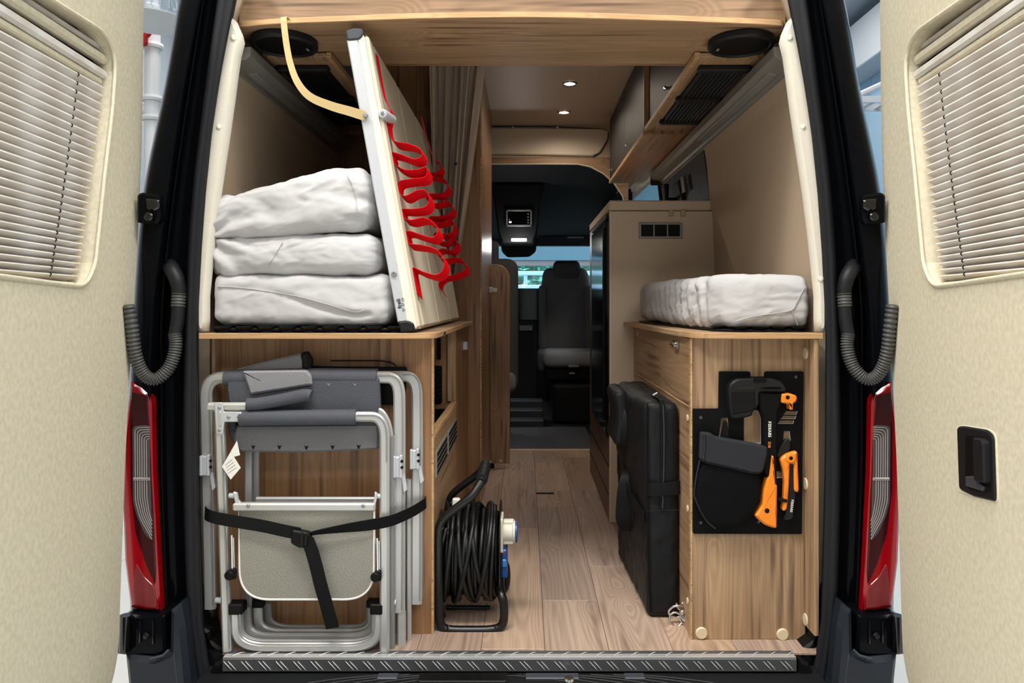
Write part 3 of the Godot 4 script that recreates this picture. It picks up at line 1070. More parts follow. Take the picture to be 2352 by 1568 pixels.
func doors():
	for s in 2:
		flip = s == 1
		var p0 := LD(300, CY)
		var t := (LD(0, CY) - p0).normalized()
		var ax := -t
		var az := ax.cross(Vector3.UP)
		var xf := Transform3D(Basis(ax, Vector3.UP, az), Vector3(p0.x, 0, p0.z))
		var inv := xf.affine_inverse()
		var d2 := func(px, py): 
			var q: Vector3 = inv * LD(px, py)
			return Vector2(q.x, q.y)
		var free := -0.79
		var hinge := [[334, -100], [331, 0], [329, 200], [326, 350], [322, 440], [317, 560], [311, 650], [305, 760], [298, 880], [289, 1050], [280, 1300], [275, 1450], [272, 1500], [264, 1545], [252, 1590], [236, 1640]]
		var win := [[0, 634], [170, 656], [187, 656], [200, 645], [209, 628], [218, 603], [225, 536], [239, 402], [257, 250], [263, 165], [262, 138], [257, 112], [246, 88], [228, 67], [120, 0], [0, -76]]
		var poly := PackedVector2Array()
		for h in hinge:
			poly.append(d2.call(h[0], h[1]))
		var last := poly[poly.size() - 1]
		poly.append(Vector2(free, last.y - 0.02))
		var w0: Vector2 = d2.call(0, 634)
		var w1: Vector2 = d2.call(0, -76)
		var slope: Vector2 = d2.call(170, 656) - w0
		var wl := -0.70
		var slope2: Vector2 = d2.call(228, 67) - w1
		var e0 := Vector2(wl, w0.y + slope.y / slope.x * (wl - w0.x))
		var e1 := Vector2(wl, w1.y + slope2.y / slope2.x * (wl - w1.x))
		poly.append(Vector2(free, e0.y))
		poly.append(e0)
		var wpoly := PackedVector2Array([e0])
		for w in win.slice(1, win.size() - 1):
			poly.append(d2.call(w[0], w[1]))
			wpoly.append(d2.call(w[0], w[1]))
		wpoly.append(e1)
		poly.append(e1)
		poly.append(Vector2(free, e1.y))
		poly.append(Vector2(free, poly[0].y))
		var st := S()
		extrude(st, poly, -0.045, 0.0, 0.003, xf)
		extrude(st, PackedVector2Array([Vector2(free, e0.y), Vector2(wl, e0.y), e1, Vector2(free, e1.y)]), -0.045, 0.0, 0.0, xf)
		var door = struct(st, "door_%d" % (s + 1), M.cream)
		# outer skin
		st = S()
		var skin := PackedVector2Array()
		for h in hinge:
			skin.append(d2.call(h[0], h[1]) - Vector2(0.012, 0))
		skin.append(Vector2(free, last.y))
		skin.append(Vector2(free, poly[0].y))
		extrude(st, skin, -0.085, -0.05, 0.0, xf)
		obj(st, "outer_skin", M.gloss, door)
		# lip round the window
		st = S()
		var lip := []
		for q in wpoly:
			lip.append(xf * Vector3(q.x, q.y, 0.001))
		tube(st, fillet(lip, 0.02, 4), 0.0045, 8)
		obj(st, "window_lip", M.cream, door)
		# pleated blind
		var n := 27
		var pts := []
		for i in n + 1:
			var k := i / float(n)
			var f := (k - 0.13 * k * k) / 0.87
			var a: Vector2 = d2.call(0, lerpf(56, 633, f))
			var b: Vector2 = d2.call(lerpf(258, 199, f), lerpf(201, 646, f))
			var sl := (b - a) / (b.x - a.x)
			pts.append([a + sl * (wl + 0.01 - a.x), b])
		for i in n:
			st = S()
			for e in 1:
				var a0 = pts[i][0]; var a1 = pts[i + 1][0]
				var b0 = pts[i][1]; var b1 = pts[i + 1][1]
				var at := func(p, q, t2, z): 
					var r: Vector2 = p.lerp(q, t2)
					return xf * Vector3(r.x, r.y, z)
				var zb := -0.036
				var zf := -0.016
				var A = [at.call(a0, a1, 0.0, zb), at.call(a0, a1, 0.05, zf), at.call(a0, a1, 0.24, zf + 0.001), at.call(a0, a1, 1.0, zb), at.call(a0, a1, 0.5, zb - 0.004)]
				var B = [at.call(b0, b1, 0.0, zb), at.call(b0, b1, 0.05, zf), at.call(b0, b1, 0.24, zf + 0.001), at.call(b0, b1, 1.0, zb), at.call(b0, b1, 0.5, zb - 0.004)]
				B[1] -= ax * 0.006
				B[2] -= ax * 0.006
				var tip = [at.call(b0, b1, 0.2, zf) + ax * 0.0 ]
				st.set_smooth_group(-1)
				for q in 5:
					var r := (q + 1) % 5
					quad(st, A[r], B[r], B[q], A[q])
				for q in [1, 2, 3]:
					tri(st, A[0], A[q], A[q + 1])
					tri(st, B[0], B[q + 1], B[q])
			obj(st, "pleat", M.blind, door)
		st = S()
		for i in n:
			var k := i / float(n)
			var c: Vector2 = d2.call(lerpf(197, 132, k), 300)
			var a = pts[i][0].lerp(pts[i + 1][0], 0.3)
			var b = pts[i][1].lerp(pts[i + 1][1], 0.3)
			var y: float = a.y + (b.y - a.y) * (c.x - a.x) / (b.x - a.x)
			bar(st, [xf * Vector3(c.x, y + 0.005, -0.015), xf * Vector3(c.x + 0.001, y + 0.001, -0.013), xf * Vector3(c.x - 0.001, y - 0.003, -0.015)], 0.002, 0.002, ax)
		obj(st, "blind_cord", M.black, door)
		# head rail in three steps, foot rail and side guides
		var rails := [[[0, -66], [258, 108], 0.012, -0.026, M.blind], [[0, -50], [260, 122], 0.006, -0.03, M.black], [[0, -36], [261, 138], 0.022, -0.014, M.cream], [[0, -12], [262, 160], 0.004, -0.024, M.black], [[0, 4], [260, 172], 0.02, -0.014, M.blind], [[0, 30], [256, 188], 0.014, -0.02, M.cream], [[0, 640], [186, 655], 0.012, -0.012, M.cream]]
		for q in rails:
			var a: Vector2 = d2.call(q[0][0], q[0][1])
			var b: Vector2 = d2.call(q[1][0], q[1][1])
			var sl := (b - a) / (b.x - a.x)
			a = a + sl * (wl - a.x)
			st = S()
			bar(st, [xf * Vector3(a.x, a.y, q[3] - 0.012), xf * Vector3(b.x, b.y, q[3] - 0.012)], q[2], 0.024, az)
			obj(st, "blind_rail", q[4], door)
		st = S()
		bar(st, [xf * v3(d2.call(264, 160), -0.04), xf * v3(d2.call(209, 646), -0.04)], 0.02, 0.01, az)
		obj(st, "side_guide", M.lining, door)
		st = S()
		extrude(st, wpoly, -0.05, -0.046, 0.0, xf)
		obj(st, "blackout_backing", M.black, door)
		if s == 1:
			door_handle(door, xf)
	flip = false

func v3(p: Vector2, z: float) -> Vector3:
	return Vector3(p.x, p.y, z)

func door_handle(door, xf):
	# the right door's recessed handle; its pixels are those of the photograph's right half
	var inv: Transform3D = xf.affine_inverse()
	var d2 := func(px, py):
		# mirror the pixel's ray into the left door's plane
		var dir := Vector3(-(px - CX) / F, -(py - CY) / F, -1.0)
		var o := Vector3(MID - EYE.x, EYE.y, EYE.z)
		var nrm: Vector3 = xf.basis.z
		var k: float = (xf.origin - o).dot(nrm) / dir.dot(nrm)
		var q: Vector3 = inv * (o + dir * k)
		return Vector2(q.x, q.y)
	var mk := func(list):
		var out := PackedVector2Array()
		for p in list:
			out.append(d2.call(p[0], p[1]))
		return out
	var st := S()
	extrude(st, round_poly(mk.call([[2195, 978], [2215, 976], [2275, 985], [2290, 998], [2295, 1154], [2240, 1144], [2200, 1128]]), 0.012), -0.002, 0.0015, 0.001, xf)
	obj(st, "handle_surround", M.cream, door)
	st = S()
	extrude(st, round_poly(mk.call([[2203, 979], [2218, 978], [2272, 987], [2287, 1001], [2292, 1152], [2240, 1140], [2208, 1124]]), 0.01), -0.001, 0.005, 0.003, xf)
	var h = obj(st, "handle_bezel", M.plastic, door)
	st = S()
	extrude(st, round_poly(mk.call([[2225, 999], [2278, 1008], [2284, 1132], [2235, 1124], [2224, 1112]]), 0.008), 0.0, 0.0056, 0.0, xf)
	obj(st, "handle_pocket", M.black, h)
	st = S()
	extrude(st, round_poly(mk.call([[2254, 1005], [2274, 1007], [2280, 1017], [2283, 1110], [2258, 1106]]), 0.006), 0.004, 0.016, 0.003, xf)
	obj(st, "pull_lever", M.plastic, h)
	st = S()
	extrude(st, mk.call([[2230, 1094], [2254, 1093], [2262, 1108], [2272, 1118], [2268, 1128], [2230, 1116]]), 0.004, 0.010, 0.002, xf)
	obj(st, "lock_slider", M.plastic_grey, h)

# ---------------------------------------------------------------- the driver's cab
func cab():
	var st := S()
	extrude(st, PackedVector2Array([Vector2(2.60, 1.80), Vector2(5.3, 1.47), Vector2(5.3, 1.95), Vector2(2.60, 1.95)]), -0.80, 0.73, 0.0, Transform3D(Basis(Vector3(0, 0, -1), Vector3(0, 1, 0), Vector3(1, 0, 0)), Vector3.ZERO))
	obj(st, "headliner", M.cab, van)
	st = S()
	for q in [[-0.80, -0.74, -2.6], [0.67, 0.73, -3.2]]:
		st = S()
		box(st, Vector3(q[0], -0.02, -5.3), Vector3(q[1], 0.92, q[2]), 0.0)
		box(st, Vector3(q[0], 0.92, -3.5), Vector3(q[1], 1.5, q[2]), 0.0)
		box(st, Vector3(q[0], 0.92, -5.3), Vector3(q[1], 1.5, -4.95), 0.0)
		box(st, Vector3(q[0], 1.5, -5.3), Vector3(q[1], 1.8, q[2]), 0.0)
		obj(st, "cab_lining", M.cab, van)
		st = S()
		box(st, Vector3((q[0] + q[1]) / 2 - 0.003, 0.92, -4.95), Vector3((q[0] + q[1]) / 2 + 0.003, 1.5, -3.5), 0.0)
		obj(st, "cab_window", M.pane, van)
	st = S()
	box(st, Vector3(-0.80, 1.42, -5.34), Vector3(0.73, 1.95, -5.2), 0.01)
	obj(st, "windscreen_header", M.cab_trim, van)
	st = S()
	box(st, Vector3(-0.80, -0.1, -5.5), Vector3(0.73, 0.93, -5.0), 0.03)
	box(st, Vector3(-0.18, -0.1, -5.05), Vector3(0.1, 0.88, -4.75), 0.03)
	var db = obj(st, "dashboard", M.cab_trim, van)
	st = S()
	box(st, W(1193, 759, -4.74), W(1223, 747, -4.72), 0.002)
	obj(st, "radio_bar", M.alu_dark, db)
	st = S()
	extrude(st, P2([[1185, 662], [1240, 662], [1238, 735], [1190, 735]], -4.74), -4.76, -4.735, 0.004)
	obj(st, "radio_screen", M.black_gloss, db)
	st = S()
	extrude(st, PackedVector2Array([Vector2(5.28, 1.44), Vector2(5.29, 1.44), Vector2(5.5, 0.92), Vector2(5.49, 0.92)]), -0.75, 0.68, 0.0, Transform3D(Basis(Vector3(0, 0, -1), Vector3(0, 1, 0), Vector3(1, 0, 0)), Vector3.ZERO))
	obj(st, "windscreen", M.pane, van)
	st = S()
	box(st, Vector3(-0.8, -0.05, -5.3), Vector3(0.75, -0.005, -2.53), 0.0)
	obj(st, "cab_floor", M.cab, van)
	for q in [[-3.32, 0.055], [-3.46, 0.105], [-3.6, 0.155]]:
		st = S()
		box(st, Vector3(-0.3, -0.004, q[0] - 0.14), Vector3(0.13, q[1], q[0]), 0.008)
		obj(st, "step", M.plastic_grey, van)
	var ca := thing("carpet", "dark grey speckled carpet strip at the front end of the aisle", "carpet", Vector3(0, 0, -2.95))
	st = S()
	box(st, Vector3(-0.22, -0.003, -3.33), Vector3(0.42, 0.008, -2.535), 0.004)
	obj(st, "pile", M.carpet, ca)
	st = S()
	box(st, Vector3(-0.22, -0.003, -2.537), Vector3(0.42, 0.010, -2.517), 0.003)
	obj(st, "edging", M.beige, ca)
	# overhead console
	var z := -3.3
	var co := thing("overhead_console", "black overhead console above the cab opening with control display", "console", W(1190, 430, z))
	st = S()
	extrude(st, round_poly(P2([[1128, 420], [1250, 420], [1241, 470], [1234, 535], [1226, 556], [1152, 556], [1144, 535], [1136, 470]], z), 0.02), z - 0.35, z, 0.012, Transform3D(), true)
	obj(st, "housing", M.cab, co)
	st = S()
	for q in [[1162, 481, 1222, 485], [1162, 516, 1222, 520], [1162, 481, 1166, 520], [1218, 481, 1222, 520]]:
		box(st, W(q[0], q[3], z), W(q[2], q[1], z) + Vector3(0, 0, 0.008), 0.001)
	var fr = obj(st, "display_frame", M.grille, co)
	st = S()
	box(st, W(1166, 516, z), W(1218, 485, z) + Vector3(0, 0, 0.005), 0.001)
	obj(st, "display", M.black_gloss, fr)
	for p in [[1213, 491], [1213, 498], [1213, 505], [1213, 511], [1170, 504]]:
		st = S()
		disc(st, W(p[0], p[1], z + 0.004), Vector3(0, 0, 1), 0.0055, 0.003, 0.001, 14)
		obj(st, "button", M.alu_dark, fr)
	st = S()
	box(st, W(1169, 512, z + 0.004), W(1175, 508, z + 0.004) + Vector3(0, 0, 0.002), 0.0005)
	obj(st, "lit_symbol", glow(Color(1, 1, 1), 0.9), fr)
	st = S()
	box(st, W(1174, 554, z), W(1210, 547, z) + Vector3(0, 0, 0.006), 0.002)
	obj(st, "reading_light", glow(Color(1, 0.97, 0.92), 2.0), co)
	var lt := OmniLight3D.new()
	lt.name = "reading_lamp"
	lt.light_energy = 0.06
	lt.light_size = 0.04
	lt.omni_range = 8.0
	lt.omni_attenuation = 2.0
	lt.shadow_enabled = true
	add_child(lt)
	lt.position = W(1192, 556, z) + Vector3(0, -0.03, 0.05)
	var mi := thing("rear_view_mirror", "dark rounded mirror housing hanging below the console at the windscreen", "mirror", W(1191, 575, -4.7))
	st = S()
	extrude(st, round_poly(P2([[1150, 556], [1233, 556], [1231, 577], [1216, 589], [1165, 590], [1152, 577]], -4.7), 0.02), -4.76, -4.7, 0.012, Transform3D(), true)
	obj(st, "housing", M.cab, mi)
	st = S()
	tube(st, [W(1191, 560, -4.72), W(1191, 540, -4.9), W(1191, 530, -5.2)], 0.012, 8)
	obj(st, "stem", M.cab, mi)
	st = S()
	box(st, W(1238, 559, -5.12), W(1385, 541, -5.1), 0.006)
	var sv = obj(st, "sun_visor", M.cab_trim, van)
	st = S()
	box(st, W(1303, 547, -5.1), W(1341, 543, -5.09), 0.003)
	obj(st, "visor_label", M.grille, sv)
	# seats
	var se := thing("cab_seat", "grey cab seat swivelled to face the aisle beside the windscreen", "seat", Vector3(0.33, 0, -4.0))
	st = S()
	softbox(st, Vector3(0.225, 0.36, 0.075), 0.06, [18, 18, 8], func(p, d): 
		var t: float = (p.y + 0.36) / 0.72
		return Vector3(0.327 + p.x * lerpf(1.0, 0.80, t * t), 0.80 + p.y, -4.12 - 0.12 * t + p.z))
	var bk = obj(st, "backrest", M.seat, se)
	for s in [-1, 1]:
		st = S()
		softbox(st, Vector3(0.035, 0.27, 0.05), 0.03, [6, 14, 6], func(p, d): 
			return Vector3(0.327 + s * 0.185 + p.x, 0.75 + p.y, -4.06 - 0.12 * (p.y + 0.36) / 0.72 + p.z))
		obj(st, "side_bolster", M.seat, bk)
	st = S()
	softbox(st, Vector3(0.128, 0.1, 0.05), 0.04, [12, 12, 8], func(p, d): return Vector3(0.335 + p.x * lerpf(1.0, 0.82, (p.y + 0.1) / 0.2), 1.118 + p.y, -4.2 + p.z))
	obj(st, "headrest", M.cab_trim, se)
	st = S()
	softbox(st, Vector3(0.215, 0.06, 0.25), 0.05, [16, 8, 16], func(p, d): return Vector3(0.345 + p.x, 0.455 + p.y, -3.83 + p.z))
	obj(st, "cushion", M.seat_light, se)
	st = S()
	softbox(st, Vector3(0.035, 0.075, 0.2), 0.03, [6, 8, 12], func(p, d): return Vector3(0.105 + p.x + 0.02, 0.435 + p.y, -3.85 + p.z))
	obj(st, "cushion_bolster", M.seat, se)
	st = S()
	box(st, Vector3(0.14, 0.3, -4.15), Vector3(0.55, 0.39, -3.62), 0.01)
	obj(st, "swivel_frame", M.black, se)
	st = S()
	box(st, Vector3(0.2, 0.0, -4.25), Vector3(0.6, 0.28, -3.5), 0.02)
	obj(st, "pedestal", M.plastic, se)
	for q in [[1285, 838, 24, 5], [1287, 855, 14, 4], [1250, 885, 5, 4], [1322, 893, 7, 4]]:
		st = S()
		box(st, W(q[0] + 20, q[1] + q[3], -3.6), W(q[0] + 20 + q[2], q[1], -3.58), 0.003)
		obj(st, "lever", M.alu_dark, se)
	var s2 := thing("bench_seat", "grey upholstered bench backrest half hidden behind the wooden partition", "seat", Vector3(-0.2, 0, -2.95))
	st = S()
	softbox(st, Vector3(0.14, 0.43, 0.075), 0.07, [10, 20, 10], func(p, d): return Vector3(-0.187 + p.x, 0.73 + p.y, -2.92 - 0.03 * p.y + p.z))
	obj(st, "backrest", M.seat, s2)
	st = S()
	softbox(st, Vector3(0.09, 0.09, 0.05), 0.04, [8, 8, 6], func(p, d): return Vector3(-0.262 + p.x, 1.19 + p.y, -2.96 + p.z))
	obj(st, "headrest", M.seat, s2)
	st = S()
	softbox(st, Vector3(0.13, 0.07, 0.16), 0.05, [8, 8, 8], func(p, d): return Vector3(-0.19 + p.x, 0.37 + p.y, -2.96 + p.z))
	obj(st, "cushion", M.seat_light, s2)
	st = S()
	box(st, Vector3(-0.33, 0.0, -3.1), Vector3(-0.10, 0.31, -2.8), 0.01)
	obj(st, "plinth", M.black, s2)

func front_end():
	var z := -2.55
	var st := S()
	var arch := [[1437, 1043], [1437, 540], [1436, 482], [1430, 450], [1410, 420], [1385, 398], [1356, 383], [1328, 377], [1192, 376], [1056, 377], [1028, 383], [999, 398], [974, 420], [952, 450], [938, 482], [932, 540], [932, 1043]]
	var a := P2(arch, z)
	var poly := PackedVector2Array([Vector2(0.612, -0.01), Vector2(0.612, 1.60), Vector2(0.70, 1.60), Vector2(0.66, 1.735), Vector2(-0.82, 1.735), Vector2(-0.82, -0.01)])
	for i in range(a.size() - 1, -1, -1):
		poly.append(a[i])
	extrude(st, poly, z - 0.03, z, 0.002)
	var w = struct(st, "wall_front", M.oak)
	st = S()
	var rim := []
	for q in a:
		rim.append(Vector3(q.x, q.y, z - 0.002))
	bar(st, rim, 0.006, 0.012, Vector3(0, 0, 1))
	obj(st, "edge_trim", M.beige_edge, w)
	st = S()
	box(st, Vector3(-0.80, 1.735, z - 0.04), Vector3(0.70, 1.93, z), 0.004)
	var t = struct(st, "trim_4", M.lining)
	st = S()
	extrude(st, round_poly(P2([[1080, 293], [1384, 297], [1397, 303], [1395, 320], [1376, 352], [1360, 359], [1080, 354]], z), 0.012), z, z + 0.018, 0.006)
	obj(st, "roof_locker_flap", M.beige_edge, t)
	st = S()
	tube(st, fillet(P3([[1110, 290], [1250, 290], [1385, 296], [1398, 303], [1397, 319], [1378, 352], [1362, 360]], z + 0.006), 0.02, 4), 0.003, 6)
	obj(st, "flap_piping", M.cab_trim, t)
	for p in [[1178, 293], [1280, 293], [1366, 351]]:
		st = S()
		disc(st, W(p[0], p[1], z + 0.017), Vector3(0, 0, 1), 0.008, 0.004, 0.001, 14)
		obj(st, "press_stud", M.beige_edge, t)
	var names2 := ["lit round ceiling spotlight nearest the rear shelf", "lit round ceiling spotlight nearest the cab"]
	var k := 0
	for q in [[0.211, -1.685], [0.211, -2.215]]:
		var sp := thing("ceiling_spotlight", names2[k], "spotlight", Vector3(q[0], 1.925, q[1]), "ceiling spotlights")
		k += 1
		st = S()
		lathe(st, [[0.026, 0.0], [0.026, -0.006], [0.034, -0.008], [0.037, -0.003], [0.037, 0.0]], Transform3D(Basis(), Vector3(q[0], 1.924, q[1])), 28)
		obj(st, "rim", M.chrome, sp)
		st = S()
		disc(st, Vector3(q[0], 1.9245, q[1]), Vector3(0, -1, 0), 0.026, 0.004)
		obj(st, "lit_lens", M.spot, sp)
		var l := SpotLight3D.new()
		l.name = "spot_lamp"
		l.light_energy = 0.38
		l.light_color = Color(1, 0.93, 0.84)
		l.light_size = 0.025
		l.spot_range = 8.0
		l.spot_attenuation = 2.0
		l.spot_angle = 84.0
		l.shadow_enabled = true
		add_child(l)
		l.position = Vector3(q[0], 1.912, q[1])
		l.rotation.x = -PI / 2

# ---------------------------------------------------------------- shelf over the opening and the lockers
const PLAN := Basis(Vector3(1, 0, 0), Vector3(0, 0, -1), Vector3(0, 1, 0))

func shelf_and_lockers():
	var sh := thing("rear_shelf", "wood-grain overhead shelf with light edge across the rear opening", "shelf", Vector3(MID / 2, 1.586, -0.2))
	var yt := 1.601
	var front := []
	for p in [[545, 55], [551, 52], [568, 49], [644, 43], [820, 36], [961, 31], [1200, 28], [1400, 31.5], [1617, 39], [1780, 46], [1794, 51], [1799, 56]]:
		var d: float = (yt - EYE.y) * F / (CY - p[1])
		front.append(Vector3((p[0] - CX) / F * d, 0, EYE.z - d))
	var c := cat(front, 6)
	var poly := PackedVector2Array()
	for p in c:
		poly.append(Vector2(p.x, -p.z))
	poly.append(Vector2(0.70, 0.37))
	poly.append(Vector2(-0.78, 0.37))
	var st := S()
	extrude(st, poly, 1.587, yt, 0.001, Transform3D(PLAN, Vector3.ZERO))
	obj(st, "board", M.oak, sh)
	st = S()
	var lip := []
	for p in c:
		lip.append(Vector3(p.x, 1.594, p.z + 0.001))
	bar(st, lip, 0.005, 0.0145, Vector3.UP)
	obj(st, "edge_band", M.edge, sh)
	st = S()
	box(st, Vector3(-0.77, 1.587, -0.376), Vector3(0.70, 1.604, -0.369), 0.001)
	obj(st, "edge_band", M.edge, sh)
	st = S()
	box(st, Vector3(-0.755, 1.602, -0.115), Vector3(0.686, 1.92, -0.10), 0.001)
	obj(st, "locker_front", M.oak, sh)
	st = S()
	disc(st, W(852, 110, -0.3) * Vector3(1, 0, 1) + Vector3(0, 1.587, 0), Vector3(0, -1, 0), 0.014, 0.004, 0.002)
	obj(st, "screw_cap", M.cap, sh)
	for s in 2:
		flip = s == 1
		var at := Vector3(0.583 if s == 0 else 0.583, 1.587, -0.155)
		var sp := thing("speaker", ["round black speaker under the shelf beside the right locker", "round black speaker under the shelf behind the yellow strap"][s], "speaker", at, "round speakers under the rear shelf")
		st = S()
		lathe(st, [[0.084, 0.0], [0.087, -0.003], [0.088, -0.017], [0.084, -0.022], [0.078, -0.0225], [0.074, -0.018]], Transform3D(Basis(), at), 48)
		obj(st, "ring", M.plastic, sp)
		st = S()
		lathe(st, [[0.0, -0.0155], [0.04, -0.016], [0.074, -0.018]], Transform3D(Basis(), at), 48, 1)
		obj(st, "grille", M.black, sp)
		st = S()
		box(st, at + Vector3(-0.058, -0.020, -0.035), at + Vector3(-0.052, -0.016, -0.02), 0.001)
		obj(st, "badge", M.alu_dark, sp)
	# side lockers with their vents, mirrored
	for s in 2:
		flip = s == 1
		var lo := thing("overhead_locker", ["wooden overhead locker with black floor vents on the right", "wooden overhead locker with black vent behind the tilted bed panel"][s], "locker", Vector3(0.56, 1.55, -1.1), "overhead lockers")
		st = S()
		box(st, Vector3(0.494, 1.570, -1.14), Vector3(0.675, 1.582, -0.245), 0.001)
		obj(st, "floor_panel", M.oak_v, lo)
		st = S()
		box(st, Vector3(0.480, 1.568, -1.14), Vector3(0.494, 1.584, -0.245), 0.001)
		obj(st, "edge_band", M.edge, lo)
		st = S()
		box(st, Vector3(0.497, 1.584, -1.13), Vector3(0.511, 1.92, -0.39), 0.001)
		var d1 = obj(st, "door", M.lock_dark, lo)
		st = S()
		lathe(st, [[0.0, 0.018], [0.008, 0.017], [0.009, 0.012], [0.005, 0.008], [0.005, 0.0]], Transform3D(Basis(Vector3(0, 0, 1), Vector3(-1, 0, 0), Vector3(0, 1, 0)), Vector3(0.497, 1.62, -0.72)), 16)
		obj(st, "knob", M.chrome, d1)
		st = S()
		box(st, Vector3(0.479, 1.556, -1.156), Vector3(0.68, 1.92, -1.14), 0.001)
		obj(st, "divider", M.oak_v2, lo)
		if s == 0:
			st = S()
			box(st, Vector3(0.487, 1.556, -2.37), Vector3(0.675, 1.568, -1.156), 0.001)
			obj(st, "floor_panel", M.oak_v2, lo)
			st = S()
			box(st, Vector3(0.476, 1.554, -2.37), Vector3(0.487, 1.571, -1.156), 0.001)
			obj(st, "edge_band", M.edge, lo)
			for q in [[-1.74, -1.162, -1.1], [-2.37, -1.744, -1.75]]:
				st = S()
				box(st, Vector3(0.481, 1.573, q[0]), Vector3(0.494, 1.915, q[1]), 0.002)
				var dd = obj(st, "door", M.lock_dark, lo)
				st = S()
				lathe(st, [[0.0, 0.018], [0.008, 0.017], [0.009, 0.012], [0.005, 0.008], [0.005, 0.0]], Transform3D(Basis(Vector3(0, 0, 1), Vector3(-1, 0, 0), Vector3(0, 1, 0)), Vector3(0.481, 1.612, q[2] - 0.5)), 16)
				obj(st, "knob", M.chrome, dd)
			st = S()
			box(st, Vector3(0.489, 1.57, -2.37), Vector3(0.66, 1.92, -2.35), 0.0)
			obj(st, "end_panel", M.oak_v2, lo)

		# vent: three cross bars and two banks of slats
		for q in [[-0.326, 0.507, 0.661], [-0.648, 0.507, 0.661], [-0.965, 0.509, 0.661]]:
			st = S()
			box(st, Vector3(q[1], 1.552, q[0] - 0.014), Vector3(q[2], 1.571, q[0] + 0.016), 0.005)
			obj(st, "vent_bar", M.plastic, lo)
		st = S()
		box(st, Vector3(0.518, 1.566, -0.955), Vector3(0.652, 1.5702, -0.33), 0.0)
		var vb = obj(st, "vent_backing", M.black, lo)
		for q in [[-0.635, -0.34], [-0.95, -0.662]]:
			for i in 10:
				st = S()
				obox(st, Transform3D(Basis(Vector3(0, 0, 1), 0.5), Vector3(0.525 + i * 0.0134, 1.561, (q[0] + q[1]) / 2)), Vector3(0.0075, 0.011, q[1] - q[0]), 0.001)
				obj(st, "slat", M.plastic, vb)
		# light rail along the side wall
		var lr := thing("light_rail", ["grey metal light rail under the right locker along the wall", "grey metal light rail in shadow under the left locker"][s], "light rail", Vector3(0.70, 1.5, -1.0), "light rails under the side lockers")
		st = S()
		var prof := PackedVector2Array([Vector2(0.650, 1.545), Vector2(0.652, 1.522), Vector2(0.664, 1.512), Vector2(0.700, 1.506), Vector2(0.704, 1.496), Vector2(0.745, 1.490), Vector2(0.745, 1.545)])
		if s == 1:
			extrude(st, prof, -1.2, -0.09)
		else:
			extrude(st, prof, -2.0, -0.09)
		obj(st, "profile", M.rail, lr)
		st = S()
		obox(st, Transform3D(Basis(Vector3(0, 0, 1), -0.15), Vector3(0.684, 1.508, -0.62)), Vector3(0.026, 0.006, 0.85), 0.001)
		obj(st, "light_strip", M.grille, lr)
		st = S()
		if s == 0:
			box(st, Vector3(0.652, 1.487, -2.02), Vector3(0.748, 1.545, -2.0), 0.004)
			obj(st, "end_cap", M.cab_trim, lr)
	flip = false

